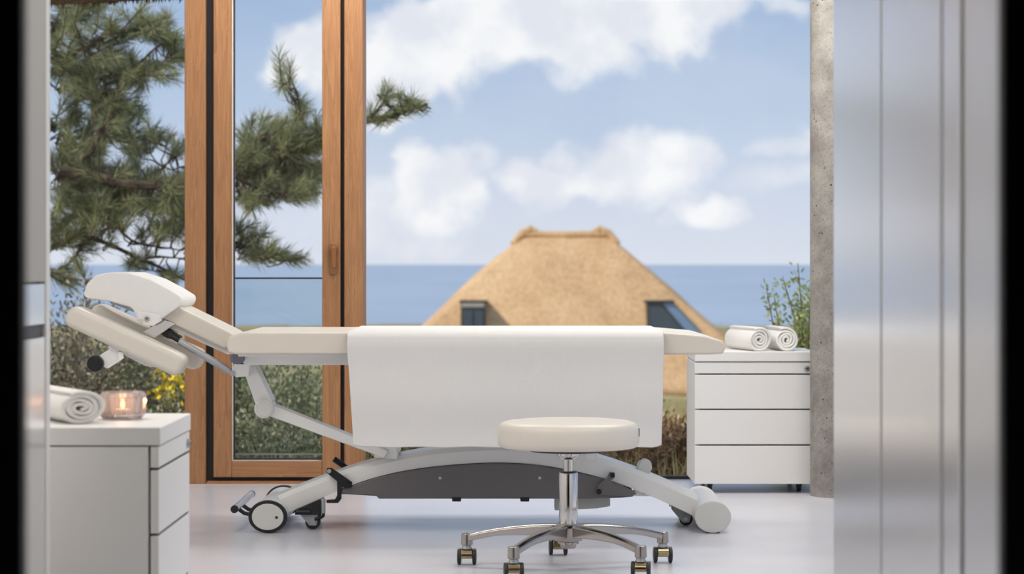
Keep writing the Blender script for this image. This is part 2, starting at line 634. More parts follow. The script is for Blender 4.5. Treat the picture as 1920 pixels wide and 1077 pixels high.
struct(mkbox('wall_corridor_left', 'wall_paint', None, -1.06, -.964, 2.57, 4.38, 0, CEIL))
struct(mkbox('wall_corridor_right', 'corridor_grey', None, .675, .775, 2.57, 3.585, 0, CEIL))
# doorway between the dark hall and the corridor
JX0, JX1 = -.5045, .5055
mkdoor = mkbox('door_1', 'black_paint', None, JX0 - .09, JX0, 2.47, 2.5, 0, 2.15, bevel=.004)
struct(mkdoor, 'black door frame of the dark hall, out of focus')
mkbox('door_jamb', 'black_paint', mkdoor, JX1, JX1 + .09, 2.47, 2.5, 0, 2.15, bevel=.004)
mkbox('door_head', 'black_paint', mkdoor, JX0 - .09, JX1 + .09, 2.47, 2.5, 2.151, 2.24, bevel=.004)
struct(mkbox('wall_hall_left', 'dark_hall', None, -1.5, JX0 - .091, 2.47, 2.56, 0, CEIL))
struct(mkbox('wall_hall_right', 'dark_hall', None, JX1 + .091, 1.5, 2.47, 2.56, 0, CEIL))
struct(mkbox('wall_hall_over_door', 'dark_hall', None, JX0 - .091, JX1 + .091, 2.47, 2.56, 2.241, CEIL))
struct(mkbox('wall_hall_side_left', 'dark_hall', None, -1.6, -1.5, -1.6, 2.56, 0, CEIL))
struct(mkbox('wall_hall_side_right', 'dark_hall', None, 1.5, 1.6, -1.6, 2.56, 0, CEIL))
struct(mkbox('wall_hall_back', 'dark_hall', None, -1.5, 1.5, -1.7, -1.6, 0, CEIL))

# unseen ceiling panels added to brighten room and corridor
FILL_LAMPS = [(-.7, 9.45, 1.0, 1.2, .32, 'added ceiling fill panel between the massage table head and the windows'),
         (.9, 8.9, 1.45, 1.2, .32, 'added ceiling fill panel over the drawer cabinet by the window'),
         (-1.3, 6.2, .64, 1.4, .9, 'added square fill lamp inside the room entrance on the left'),
         (1.3, 6.2, .64, 1.4, .9, 'added square fill lamp inside the room entrance on the right'),
         (-.15, 3.9, .045, .9, 1.6, 'added long fill lamp over the white corridor cupboards')]


def lamp(x, y, power, label, w_=1.2, d_=.32):
    t = thing('added_fill_lamp', label, 'ceiling lamp', (x, y, CEIL - .05), 'added flat fill lamps')
    bm = bmesh.new()
    for (a, b, c, d) in ((x - w_ / 2 - .02, x + w_ / 2 + .02, y - d_ / 2 - .02, y - d_ / 2), (x - w_ / 2 - .02, x + w_ / 2 + .02, y + d_ / 2, y + d_ / 2 + .02),
                         (x - w_ / 2 - .02, x - w_ / 2, y - d_ / 2, y + d_ / 2), (x + w_ / 2, x + w_ / 2 + .02, y - d_ / 2, y + d_ / 2)):
        box(bm, a, b, c, d, CEIL - .05, CEIL)
    fin(bm, 'fill_frame', 'white_lacquer', t)
    mkbox('diffuser', 'fill_diffuser', t, x - w_ / 2, x + w_ / 2, y - d_ / 2, y + d_ / 2, CEIL - .035, CEIL - .03)
    ld = bpy.data.lights.new('fill_light', 'AREA')
    ld.shape = 'RECTANGLE'; ld.size = w_; ld.size_y = d_
    ld.energy = power
    ld.color = (1.0, .97, .93)
    lo = bpy.data.objects.new('fill_light', ld)
    COL.objects.link(lo)
    lo.parent = t
    lo.location = (0, 0, -.002)


for (x, y, k, w_, d_, lb) in FILL_LAMPS:
    lamp(x, y, FILL_LAMP_W * k, lb, w_, d_)

# ---- glazed wall
YF = 10.05
gx = lambda px, Y=YF: (px - CX) / F * Y


def frame_box(name, m_, parent, p0, p1, y0, y1, z0, z1, **kw):
    return mkbox(name, m_, parent, gx(p0, y0), gx(p1, y0), y0, y1, z0, z1, **kw)


def frame_empty(name, label, loc):
    o = bpy.data.objects.new(name, None)
    COL.objects.link(o)
    o.location = loc
    o['kind'] = 'structure'
    if label:
        o['label'] = label
    OFF[o.name] = Vector(loc)
    return o


TOPZ = 2.5
w1 = frame_empty('window_1', 'tall fixed window pane left of the oak door', (gx(150), 10.2, 0))
mkbox('window_pane', 'window_glass', w1, RX0 + .02, gx(347), 10.2, 10.215, .03, TOPZ)
mkbox('window_sill', 'gasket', w1, RX0 + .01, gx(347), 10.18, 10.3, 0, .03)
mkbox('window_head', 'oak_level', w1, RX0, gx(347), 10.07, 10.3, TOPZ, CEIL)
w2 = frame_empty('window_2', 'wide fixed window pane looking out to sea', (gx(1100), 10.28, 0))
mkbox('window_pane', 'window_glass', w2, gx(680.5, 10.06), RX1 - .02, 10.28, 10.295, .012, TOPZ)
mkbox('window_sill', 'gasket', w2, gx(681, 10.06), RX1 - .01, 10.268, 10.3, 0, .013)
mkbox('window_head', 'oak_level', w2, gx(681, 10.06), RX1, 10.07, 10.3, TOPZ, CEIL)

t1 = struct(frame_box('trim_1', 'oak_upright', None, 346, 385, YF, 10.3, 0, CEIL, bevel=.003), 'oak window post left of the glazed door')
t2 = struct(frame_box('trim_2', 'oak_upright', None, 645.5, 680, YF, 10.3, 0, CEIL, bevel=.003), 'oak window post right of the glazed door')

d2 = frame_empty('door_2', 'narrow oak framed glass door with black seals', (gx(520), 10.1, 0))
mkbox('threshold', 'oak_level', d2, gx(388), gx(645), YF, 10.3, 0, .011)
# black seals around the sash
mkbox('seal', 'gasket', d2, gx(385.2), gx(388.2), 10.09, 10.28, .011, TOPZ)
mkbox('seal', 'gasket', d2, gx(388.3), gx(400), 10.09, 10.28, .0115, TOPZ)
mkbox('seal', 'gasket', d2, gx(637.5), gx(645.3), 10.09, 10.28, .0115, TOPZ)
mkbox('seal', 'gasket', d2, gx(400.2), gx(637.3), 10.09, 10.28, .0115, .0265)
YS = 10.06
sz = lambda py: H - (py - HY) / F * YS
mkbox('stile', 'oak_upright', d2, gx(399.5), gx(433.5), YS, 10.2, .027, TOPZ, bevel=.003)
mkbox('stile', 'oak_upright', d2, gx(603.5), gx(638), YS, 10.2, .027, TOPZ, bevel=.003)
mkbox('bottom_rail', 'oak_level', d2, gx(433.8), gx(603.2), YS + .001, 10.2, .027, sz(866), bevel=.002)
mkbox('top_rail', 'oak_level', d2, gx(399.5), gx(638), YS, 10.2, TOPZ + .001, CEIL)
bm = bmesh.new()                                # pale glazing bead along the glass
box(bm, gx(433.6), gx(435.4), YS + .02, YS + .05, sz(866) + .001, TOPZ)
box(bm, gx(435.5), gx(603.4), YS + .02, YS + .05, sz(866) + .001, sz(864))
fin(bm, 'glazing_bead', 'cabinet_white', d2)
bm = bmesh.new()
box(bm, gx(435.5), gx(437.5), YS + .03, YS + .06, sz(863.8), TOPZ)
box(bm, gx(437.6), gx(603.4), YS + .03, YS + .06, sz(863.8), sz(861.5))
fin(bm, 'glass_seal', 'gasket', d2)
mkbox('window_pane', 'window_glass', d2, gx(436), gx(603.4), YS + .065, YS + .08, sz(865), TOPZ)
hd = cap_disc('door_handle', 'handle_bronze', d2, 625, 466, 9, YS - .022, YS + .002, bevel=.004)
pxprism('handle_rose', 'handle_bronze', hd, [(617.5, 455), (633, 455), (633, 515), (617.5, 515)], YS - .010, YS + .004, r=.012, bevel=.003)
pxprism('handle_lever', 'handle_bronze', hd, [(620, 462), (630, 462), (630.5, 504), (621, 504)], YS - .05, YS - .034, r=.01, bevel=.005)
rod('handle_neck', 'handle_bronze', hd, [PT(625, 467, YS - .04), PT(625, 467, YS)], .008)

# glass balustrade outside the door
bal = thing('glass_balustrade', 'frameless glass balustrade with dark top rail outside the oak door', 'balustrade', (gx(520, 10.42), 10.42, -.12))
mkbox('glass_sheet', 'balustrade_glass', bal, gx(430, 10.42), gx(612, 10.42), 10.42, 10.432, H - (852 - HY) / F * 10.42, H - (523 - HY) / F * 10.42)
mkbox('top_rail', 'black_metal', bal, gx(430, 10.42), gx(612, 10.42), 10.412, 10.44, H - (523.5 - HY) / F * 10.42, H - (520.5 - HY) / F * 10.42)
mkbox('bottom_edge', 'cabinet_white', bal, gx(430, 10.42), gx(612, 10.42), 10.418, 10.434, H - (853.5 - HY) / F * 10.42, H - (851 - HY) / F * 10.42)
for q in (418, 614):
    mkbox('side_channel', 'black_metal', bal, gx(q, 10.42), gx(q + 12, 10.42), 10.405, 10.447, -.12, H - (520 - HY) / F * 10.42)

# concrete column
bm = bmesh.new()
ccx, ccy, ccr = 1.287, 9.49, .108
lathe(bm, [(ccr, .002), (ccr, CEIL)], ccx, ccy, 48)
o = struct(fin(bm, 'trim_3', 'concrete', None), 'round raw concrete column with pitted surface')
bm = bmesh.new()
lathe(bm, [(ccr + .008, .0005), (ccr + .008, .004), (ccr - .002, .005)], ccx, ccy, 48)
fin(bm, 'column_base_joint', 'floor_epoxy', o)

# ---- cupboards along the corridor
wd = thing('wardrobe', 'glossy white tall cupboard doors on the right of the corridor', 'wardrobe', (.97, 4.3, 0))
C0 = .67
mkbox('body', 'white_lacquer', wd, C0 + .021, 1.268, 3.592, 4.998, .0, CEIL - .554)
s_ = [C0 * F / q for q in (603, 692, 805, 839)]
mkbox('gap_shade_strip', 'dark_strip', wd, C0 + .012, C0 + .0205, s_[2] - .03, s_[2] + .03, .012, CEIL - .56)  # dark strip puts the shade of the door gap into colour
mkbox('gap_shade_strip', 'dark_strip', wd, C0 + .012, C0 + .0205, s_[1] - .03, s_[1] + .03, .012, CEIL - .56)
for a, b in ((s_[1] + .01, s_[0]), (s_[2] + .01, s_[1] - .01)):
    mkbox('door', 'gloss_white', wd, C0, C0 + .0118, a, b, .012, CEIL - .556, bevel=.0015, seg=2)
mkbox('filler_panel', 'gloss_white', wd, C0, C0 + .0118, s_[3], s_[2] - .01, .0, CEIL - .556, bevel=.006, seg=3)

lu = thing('tall_unit', 'narrow tall grey and white unit at the left edge of the corridor', 'cupboard', (-1.2, 4.7, 0))
LX = -.964
mkbox('body', 'white_lacquer', lu, -1.558, LX - .021, 4.39, 4.998, 0, CEIL - .554)
ly = 4.955
mkbox('upper_door', 'gloss_grey', lu, LX - .02, LX, 4.39, ly, .884, CEIL - .556, bevel=.0015, seg=2)
mkbox('drawer', 'gloss_white', lu, LX - .02, LX, 4.39, ly, .797, .88, bevel=.0015, seg=2)
mkbox('dark_band', 'dark_strip', lu, LX - .02, LX - .006, 4.39, ly, .771, .796)  # dark horizontal band across the front
mkbox('lower_door', 'gloss_white', lu, LX - .02, LX, 4.39, ly, .01, .770, bevel=.0015, seg=2)
mkbox('end_strip', 'cabinet_white', lu, LX - .02, LX + .002, ly + .001, 5.0, 0, CEIL - .556, bevel=.002)


# ------------------------------------------------------------------ drawer pedestals
CW, CD, CT = .491, .45, .569
LINES = [.5305, .4798, .338, .195, .036]


def pedestal(label, loc, rz):
    t = thing('drawer_cabinet', label, 'cabinet', (0, 0, 0), 'white drawer pedestals on wheels', local=True)
    W2 = CW / 2
    mkbox('body', 'cabinet_white', t, -W2, W2, .026, CD, .036, LINES[0] - .004, bevel=.002)
    mkbox('top_panel', 'cabinet_white', t, -W2, W2, .0, CD, LINES[0] - .001, CT, bevel=.003)
    for i in range(4):
        z1, z0 = LINES[i] - .004, LINES[i + 1] + .002
        dr = mkbox('drawer', 'cabinet_white', t, -W2, W2, .003, .021, z0, z1, bevel=.002)
        mkbox('grip_edge', 'dark_frame', dr, -W2 + .018, W2 - .003, .006, .0262, z1 + .0003, z1 + .003)
        if i == 0:
            bm = bmesh.new()
            lathe(bm, [(.0105, .003), (.0105, -.003), (.0085, -.004)], W2 - .042, (z0 + z1) / 2 - .003, 24, axis='Y')
            lk = fin(bm, 'lock', 'satin_steel', dr)
            bm = bmesh.new()
            lathe(bm, [(.0035, -.0042), (.0035, -.0048)], W2 - .042, (z0 + z1) / 2 - .003, 16, axis='Y')
            fin(bm, 'keyhole', 'black_plastic', dr)
    for sx in (-1, 1):
        for yy in (.075, CD - .06):
            x = sx * (W2 - .065)
            bm = bmesh.new()
            lathe(bm, [(.019, x - .009), (.021, x - .006), (.021, x + .006), (.019, x + .009)], yy + .012, .0212, 20, axis='X')
            c = fin(bm, 'caster', 'black_plastic', t)
            mkbox('caster_fork', 'black_plastic', c, x - .012, x + .012, yy - .012, yy + .016, .024, .0358, bevel=.003)
    t.location = loc
    t.rotation_euler = (0, 0, rz)
    return t


pedestal('white drawer cabinet on casters by the window, with two towels on top', ((.734 + 1.225) / 2, 9.63, 0), 0)
pedestal('white drawer cabinet in the left foreground, with candle and one towel', (-.757, (5.165 + 5.656) / 2, 0), math.pi / 2)


# ------------------------------------------------------------------ rolled towels
def rolled_towel(label, loc, rz, R, L, seed):
    rnd = random.Random(seed)
    turns = 3.6
    th = R / (turns + .35) * .92
    N = 130
    bm = bmesh.new()
    half = L / 2
    sec = []
    rr = th * .42
    for (a, sx, sy) in [(math.pi, -1, -1), (math.pi * 1.25, -1, -1), (math.pi * 1.5, -1, -1), (math.pi * 1.5, 1, -1), (math.pi * 1.75, 1, -1), (0, 1, -1),
                        (0, 1, 1), (math.pi * .25, 1, 1), (math.pi * .5, 1, 1), (math.pi * .5, -1, 1), (math.pi * .75, -1, 1), (math.pi, -1, 1)]:
        sec.append((sx * (half - rr) + rr * math.cos(a), sy * (th * .46 - rr) + rr * math.sin(a)))
    rings = []
    for i in range(N):
        q = i / (N - 1)
        ang = -math.pi * .55 + q * turns * 2 * math.pi
        r = th * .45 + (R - th * .95) * q
        r += .0012 * math.sin(ang * 2.3 + seed)
        e = .004 * math.sin(q * 23 + seed) * q
        ring = []
        for (s, tt) in sec:
            rad = r + tt
            ring.append(bm.verts.new((rad * math.cos(ang), s + e, rad * math.sin(ang))))
        rings.append(ring)
    n = len(sec)
    for i in range(N - 1):
        for k in range(n):
            bm.faces.new((rings[i][k], rings[i][(k + 1) % n], rings[i + 1][(k + 1) % n], rings[i + 1][k]))
    bm.faces.new(rings[0]); bm.faces.new(rings[-1][::-1])
    zmin = min(vv.co.z for vv in bm.verts)
    for vv in bm.verts:
        vv.co.z -= zmin
        if vv.co.z < .006:
            vv.co.z *= .5
    o = fin(bm, 'rolled_towel', 'terry', None, angle=60)
    o.location = loc
    o.rotation_euler = (0, 0, rz)
    return tag(o, label, 'towel', 'rolled white towels')


ztop = CT + .0005
rolled_towel('rolled white towel on the right cabinet, nearer the massage table', ((1411 - CX) / F * 9.8 - .02, 9.84, ztop), math.radians(13), .0535, .33, 1)
rolled_towel('rolled white towel on the right cabinet, nearer the concrete column', ((1467 - CX) / F * 9.8 - .008, 9.86, ztop), math.radians(5), .0525, .32, 4)
rolled_towel('rolled white towel beside the candle on the left cabinet', (-1.012, 5.405, ztop), math.radians(27), .046, .29, 7).scale = (1.3, 1, .86)

# ------------------------------------------------------------------ glass candle holder
cdx, cdy = (230 - CX) / F * 5.44, 5.44
cd = thing('candle_holder', 'faceted ribbed glass holder with a lit candle beside the left towel', 'candle', (cdx, cdy, ztop))
bm = bmesh.new()
NR = 64


def octr(t, r):
    a = (t % (math.pi / 4)) - math.pi / 8
    return r * math.cos(math.pi / 8) / math.cos(a)


prof = [(.030, .0, 0), (.046, .002, 0), (.054, .012, .0), (.0545, .014, .003), (.0555, .050, .003), (.0555, .052, 0), (.046, .0625, 0), (.044, .0625, 0), (.042, .058, 0), (.044, .05, 0), (.041, .012, 0), (.0, .011, 0)]
rings = []
for (r, z, rib) in prof:
    ring = []
    for k in range(NR * 2):
        t = 2 * math.pi * k / (NR * 2)
        rr = octr(t + math.pi / 8, r) if r > .0445 else r
        if rib and k % 4 < 2:
            rr -= rib
        ring.append(bm.verts.new((cdx + rr * math.cos(t), cdy + rr * math.sin(t), ztop + z)))
    rings.append(ring)
for i in range(len(rings) - 1):
    for k in range(NR * 2):
        bm.faces.new((rings[i][k], rings[i][(k + 1) % (NR * 2)], rings[i + 1][(k + 1) % (NR * 2)], rings[i + 1][k]))
bm.faces.new(rings[0][::-1])
bmesh.ops.remove_doubles(bm, verts=bm.verts, dist=1e-6)
fin(bm, 'glass_bowl', 'candle_glass', cd, angle=20)
bm = bmesh.new()
lathe(bm, [(.019, ztop + .0125), (.019, ztop + .022), (.016, ztop + .023)], cdx, cdy, 32)
fin(bm, 'wax', 'wax', cd)
bm = bmesh.new()
lathe(bm, [(.001, ztop + .0235), (.004, ztop + .027), (.0055, ztop + .032), (.004, ztop + .038), (.0008, ztop + .046)], cdx, cdy, 16)
fin(bm, 'flame', 'flame', cd)
pl = bpy.data.lights.new('candle_light', 'POINT')
pl.energy = .3; pl.color = (1, .5, .22); pl.shadow_soft_size = .006
plo = bpy.data.objects.new('candle_light', pl)
COL.objects.link(plo); plo.parent = cd; plo.location = (0, 0, .038)

# ------------------------------------------------------------------ massage table
tb = thing('massage_table', 'white motorised massage table with tilted headrest and grey base cover', 'massage table', (-.1, 8.43, 0))
YP0, YP1 = 8.08, 8.78
# lying surface
pts = [(424, 646), (428, 632), (452, 623.5), (1245, 623.5), (1322, 630), (1356, 640), (1362, 650), (1356, 664), (1330, 665.5), (440, 665), (427, 660)]
pxprism('main_pad', 'leather', tb, pts, YP0, YP1, r=[.012, .015, .03, .1, .08, .02, .02, .012, .02, .012, .01], bevel=.026, seg=5)
pxprism('pad_board', 'painted_steel', tb, [(446, 664), (1238, 664), (1238, 669), (446, 669)], YP0 + .05, YP1 - .05, bevel=.002)
pxprism('frame_rail', 'painted_steel', tb, [(456, 664), (1232, 664), (1232, 685), (456, 685)], 8.2, 8.26, bevel=.004)
pxprism('frame_rail', 'painted_steel', tb, [(456, 664), (1232, 664), (1232, 685), (456, 685)], 8.6, 8.66, yref=8.2, bevel=.004)
pxprism('frame_crosspiece', 'painted_steel', tb, [(446, 668), (470, 668), (470, 684), (446, 684)], 8.26, 8.6, yref=8.2, bevel=.003)
bm = bmesh.new()
x, z = XZ(445.5, 672.5, 8.17)
ecyl(bm, x, z, .026, .019, 8.17, 8.69, 36)
hg = fin(bm, 'hinge_tube', 'painted_steel', tb, angle=50)
bm = bmesh.new(); ecyl(bm, x, z, .0258, .0188, 8.158, 8.1695, 36)
fin(bm, 'hinge_cap', 'hinge_grey', hg, bevel=.003)
bm = bmesh.new(); ecyl(bm, x, z, .0258, .0188, 8.6905, 8.702, 36)
fin(bm, 'hinge_cap', 'hinge_grey', hg, bevel=.003)
# raised back section
pxprism('back_pad', 'leather', tb, [(440, 628), (434, 650), (420, 655), (298, 597), (308, 570), (322, 569), (430, 622)], 8.28, 8.58,
        r=[.014, .012, .012, .012, .012, .02, .025], yref=8.28, bevel=.02, seg=5)
pxprism('back_frame', 'painted_steel', tb, [(422, 650), (438, 664), (426, 665), (296, 606), (296, 593)], 8.3, 8.56, r=.004, yref=8.3, bevel=.003)
# headrest with its terry cover
pxprism('headrest_cushion', 'leather', tb, [(166, 549), (182, 521), (236, 514), (280, 528), (332, 556), (308, 590), (258, 572)], 8.27, 8.59, r=.02, yref=8.27, bevel=.03, seg=4)
bm = bmesh.new()
poly = [XZ(a, b, 8.25) for a, b in [(157, 552), (164, 532), (180, 516), (206, 511), (240, 511), (282, 524), (318, 543), (342, 558), (340, 572),
                                    (318, 588), (296, 604), (272, 610), (258, 604), (250, 578), (205, 565), (163, 560)]]
poly = rpoly(poly, .03, 6)
prism(bm, poly, 8.24, 8.62)
cov = fin(bm, 'headrest_cover', 'terry', tb, bevel=.04, seg=7, angle=60)
pxprism('bracket_plate', 'painted_steel', tb, [(256, 583), (300, 590), (303, 602), (286, 612), (270, 610), (258, 600)], 8.22, 8.239, r=.006, bevel=.003)
for (a, b, r_) in ((275, 598, 4.5), (263, 602, 4.2)):
    sc_ = cap_disc('screw', 'satin_steel' if a > 270 else 'cap_grey', tb, a, b, r_, 8.214, 8.222, n=18)
    if a > 270:
        cap_disc('screw_socket', 'black_plastic', sc_, a, b, 1.6, 8.2125, 8.2145, n=10)
rod('headrest_slide', 'satin_steel', tb, [PT(212, 566, 8.32), PT(256, 583, 8.32), PT(300, 600, 8.32)], .008)
rod('headrest_slide', 'satin_steel', tb, [PT(212, 566, 8.54), PT(256, 583, 8.54), PT(300, 600, 8.54)], .008)
# arm rests
arm = [(133, 570), (350, 671), (333, 710), (114, 607)]
for k, (y0, y1) in enumerate(((8.13, 8.27), (8.59, 8.73))):
    pxprism('armrest', 'leather', tb, arm, y0, y1, r=[.036, .03, .03, .036], yref=8.13, bevel=.022, seg=5)
pxprism('armrest_board', 'painted_steel', tb, [(205, 641), (300, 688), (294, 694), (262, 690), (223, 670), (206, 652)], 8.28, 8.58, r=.003, yref=8.15, bevel=.003)
pxprism('armrest_bar', 'chrome', tb, [(260, 627), (284, 638.5), (329, 608), (306, 599)], 8.275, 8.29, yref=8.275, bevel=.002)
pxprism('armrest_bar', 'chrome', tb, [(260, 627), (284, 638.5), (329, 608), (306, 599)], 8.575, 8.588, yref=8.275, bevel=.002)
pxprism('clamp_block', 'black_plastic', tb, [(270, 604), (292, 602), (312, 616), (330, 628), (338, 632), (333, 640), (312, 634)], 8.295, 8.36, r=.003, yref=8.295, bevel=.003)
kn = pxprism('adjuster_arm', 'painted_steel', tb, [(204, 645), (224, 655), (226, 676), (200, 692), (190, 686), (186, 667), (203, 656)], 8.16, 8.2, r=.006, yref=8.16, bevel=.004)
cap_disc('adjuster_knob', 'black_metal', tb, 180, 682, 15.5, 8.135, 8.23, bevel=.006, yref=8.16)
pxprism('adjuster_rib', 'painted_steel', kn, [(222, 660), (230, 661), (232, 672), (203, 691), (200, 688), (222, 676)], 8.15, 8.16, bevel=.001)
# gas strut
rod('strut_cylinder', 'satin_steel', tb, [PT(336, 640, 8.24), PT(432, 697, 8.24)], .0125, 16)
rod('strut_piston', 'black_metal', tb, [PT(316, 628, 8.24), PT(340, 642, 8.24)], .008, 12)
pxprism('strut_bracket', 'painted_steel', tb, [(438, 683), (468, 683), (466, 706), (442, 708), (436, 700)], 8.2, 8.28, r=.004, yref=8.2, bevel=.003)
cap_disc('strut_pin', 'satin_steel', tb, 436, 700, 5, 8.19, 8.29, yref=8.2)
# lifting knee
pxprism('upper_lift_arm', 'painted_steel', tb, [(447, 670), (476, 680), (511, 752), (500, 772), (480, 762)], 8.27, 8.38, yref=8.27, bevel=.004)
pxprism('lower_lift_arm', 'painted_steel', tb, [(500, 763), (512, 760), (728, 846), (721, 860), (505, 781)], 8.29, 8.39, yref=8.29, bevel=.004)
cap_disc('lift_pivot', 'painted_steel', tb, 494, 767.5, 17.5, 8.25, 8.4, bevel=.004, yref=8.25, n=40)
cap_disc('pivot_cap', 'cap_grey', tb, 493.5, 767.5, 15.5, 8.246, 8.2505, bevel=.002, yref=8.236, n=40)
pxprism('rear_lift_arm', 'painted_steel', tb, [(1000, 684), (1030, 684), (1120, 845), (1100, 860)], 8.3, 8.52, yref=8.3, bevel=.005)
# arched base beam
top = [(524, 937), (570, 917), (628, 896), (661, 884), (720, 868), (780, 856), (820, 850), (880, 845), (940, 843), (1000, 845), (1060, 851), (1120, 864), (1180, 884), (1240, 908), (1307, 938)]
bot = [(541, 961), (590, 940), (632, 922), (657, 910), (710, 893), (760, 882), (820, 874), (880, 869), (940, 867), (1000, 870), (1056, 879), (1132, 896), (1200, 922), (1260, 948), (1300, 968)]


def resample(row, n):
    r = np.array(row, float)
    s = np.r_[0, np.cumsum(np.hypot(*np.diff(r, axis=0).T))]
    q = np.linspace(0, s[-1], n)
    xs, ys = np.interp(q, s, r[:, 0]), np.interp(q, s, r[:, 1])
    for _ in range(3):
        xs[1:-1] = (xs[:-2] + 2 * xs[1:-1] + xs[2:]) / 4
        ys[1:-1] = (ys[:-2] + 2 * ys[1:-1] + ys[2:]) / 4
    return list(zip(xs, ys))


YB0, YB1 = 8.34, 8.54
bm = bmesh.new()
secs = []
for (ta, tb_), (ba, bb_) in zip(resample(top, 40), resample(bot, 40)):
    T, Bt = Vector(XZ(ta, tb_, YB0)), Vector(XZ(ba, bb_, YB0))
    dn = (Bt - T).normalized()
    ch = .014
    sec = []
    for (yy, q) in ((YB0, T + dn * .002), (YB0 + ch, T - dn * ch), (YB1 - ch, T - dn * ch), (YB1, T + dn * .002), (YB1, Bt), (YB0, Bt)):
        sec.append(bm.verts.new((q.x, yy, q.y)))
    secs.append(sec)
for i in range(len(secs) - 1):
    for k in range(6):
        bm.faces.new((secs[i][k], secs[i][(k + 1) % 6], secs[i + 1][(k + 1) % 6], secs[i + 1][k]))
bm.faces.new(secs[0][::-1]); bm.faces.new(secs[-1])
fin(bm, 'base_beam', 'painted_steel', tb, angle=28)
ctop = [(636, 918), (657, 911), (710, 894), (760, 883), (820, 875), (880, 870), (940, 868), (1000, 871), (1056, 880), (1132, 897), (1166, 909), (1188, 921)]
cbot = [(636, 927), (657, 928), (707, 931), (709, 936), (820, 936), (880, 936), (940, 936), (1000, 936), (1056, 936), (1132, 935), (1166, 934), (1188, 932)]
bm = bmesh.new()
band(bm, [XZ(a, b + 1, YB0 - .012) for a, b in ctop], [XZ(a, b, YB0 - .012) for a, b in cbot], YB0 - .012, YB1 + .012)
bc = fin(bm, 'base_cover', 'grey_plastic', tb, bevel=.006, seg=2, angle=25)
for a in (856, 984):
    pxprism('clip', 'black_plastic', bc, [(a - 9, 933), (a + 9, 933), (a + 8, 941), (a - 8, 941)], YB0 - .016, YB0 + .03, bevel=.001)
for a in (825, 1012):
    cap_disc('screw', 'cap_grey', bc, a, 897, 2.8, YB0 - .016, YB0 - .01, n=14)
pxprism('motor_box', 'cap_grey', tb, [(1040, 930), (1144, 930), (1144, 950), (1120, 954), (1040, 958)], 8.4, 8.5, r=.005, bevel=.004)
pxprism('lift_bracket', 'painted_steel', tb, [(700, 858), (706, 838), (742, 838), (746, 852), (744, 862)], 8.31, 8.56, r=.004, yref=8.31, bevel=.004)
cap_disc('bolt', 'black_plastic', tb, 709, 850, 2.6, 8.304, 8.312, n=12)
pxprism('lift_bracket', 'painted_steel', tb, [(1084, 860), (1084, 846), (1120, 848), (1121, 866)], 8.31, 8.56, r=.004, yref=8.31, bevel=.004)
pxprism('beam_stop', 'cap_grey', tb, [(1193, 882), (1199, 868), (1210, 862), (1221, 867), (1223, 879), (1216, 893)], 8.4, 8.47, r=.012, bevel=.005)
pxprism('beam_rail', 'painted_steel', tb, [(1120, 855), (1300, 921), (1298, 925), (1118, 859)], 8.46, 8.53, yref=8.5, bevel=.002)
pxprism('beam_flange', 'painted_steel', tb, [(1188, 916), (1230, 927), (1238, 931), (1188, 931)], 8.35, 8.36, bevel=.001)
cap_disc('bolt', 'black_metal', tb, 1208.5, 923.5, 3.2, 8.342, 8.351, n=12)
# oval cross feet
for side, (pcx, pa, pb) in {'head': (502, 36.6, 30.6), 'foot': (1337, 34.3, 29.8)}.items():
    x, _ = XZ(pcx, 970, 8.2)
    a, b = pa / F * 8.2, pb / F * 8.2
    zc = b + .001
    bm = bmesh.new()
    ecyl(bm, x, zc + (.001 if side == 'head' else .002), a * (.88 if side == 'head' else .96), b * (.88 if side == 'head' else .95), 8.215, 8.765, 56)
    ft = fin(bm, 'cross_foot', 'painted_steel', tb, angle=50)
    for (y0, y1, yc0, yc1) in ((8.2, 8.2145, 8.195, 8.1995), (8.7655, 8.78, 8.7805, 8.785)):
        bm = bmesh.new(); ecyl(bm, x, zc, a, b, y0, y1, 56)
        if side == 'head':
            fin(bm, 'rubber_ring', 'rubber', ft, bevel=.004)
            bm = bmesh.new(); ecyl(bm, x, zc, a * .81, b * .81, yc0, yc1, 56)
            fin(bm, 'end_cap', 'cap_grey', ft, bevel=.002)
            if yc0 < 8.3:
                cap_disc('cap_hole', 'black_plastic', ft, 518.5, 971, 2.6, yc0 - .0015, yc0 + .001, n=14)
        else:
            fin(bm, 'end_cap', 'cap_grey', ft, bevel=.004)
            mkbox('rubber_pad', 'rubber', ft, x - .022, x + .022, y0 + .002, y0 + .01, 0, .006)
# pedal bar at the head end
xb, zb = XZ(439, 956, 8.2)
rod('pedal_bar', 'pedal_steel', tb, [(xb, 8.22, zb), (xb, 8.74, zb)], .0125, 18)
for yy in (8.205, 8.74):
    rod('pedal_end', 'black_plastic', tb, [(xb, yy, zb), (xb, yy + .016, zb)], .0132, 18)
for yy in (8.29, 8.42):
    rod('pedal_arm', 'black_metal', tb, [(xb, yy, zb - .004), (xb + .025, yy, zb - .022), (xb + .06, yy, zb - .03)], .007, 10)


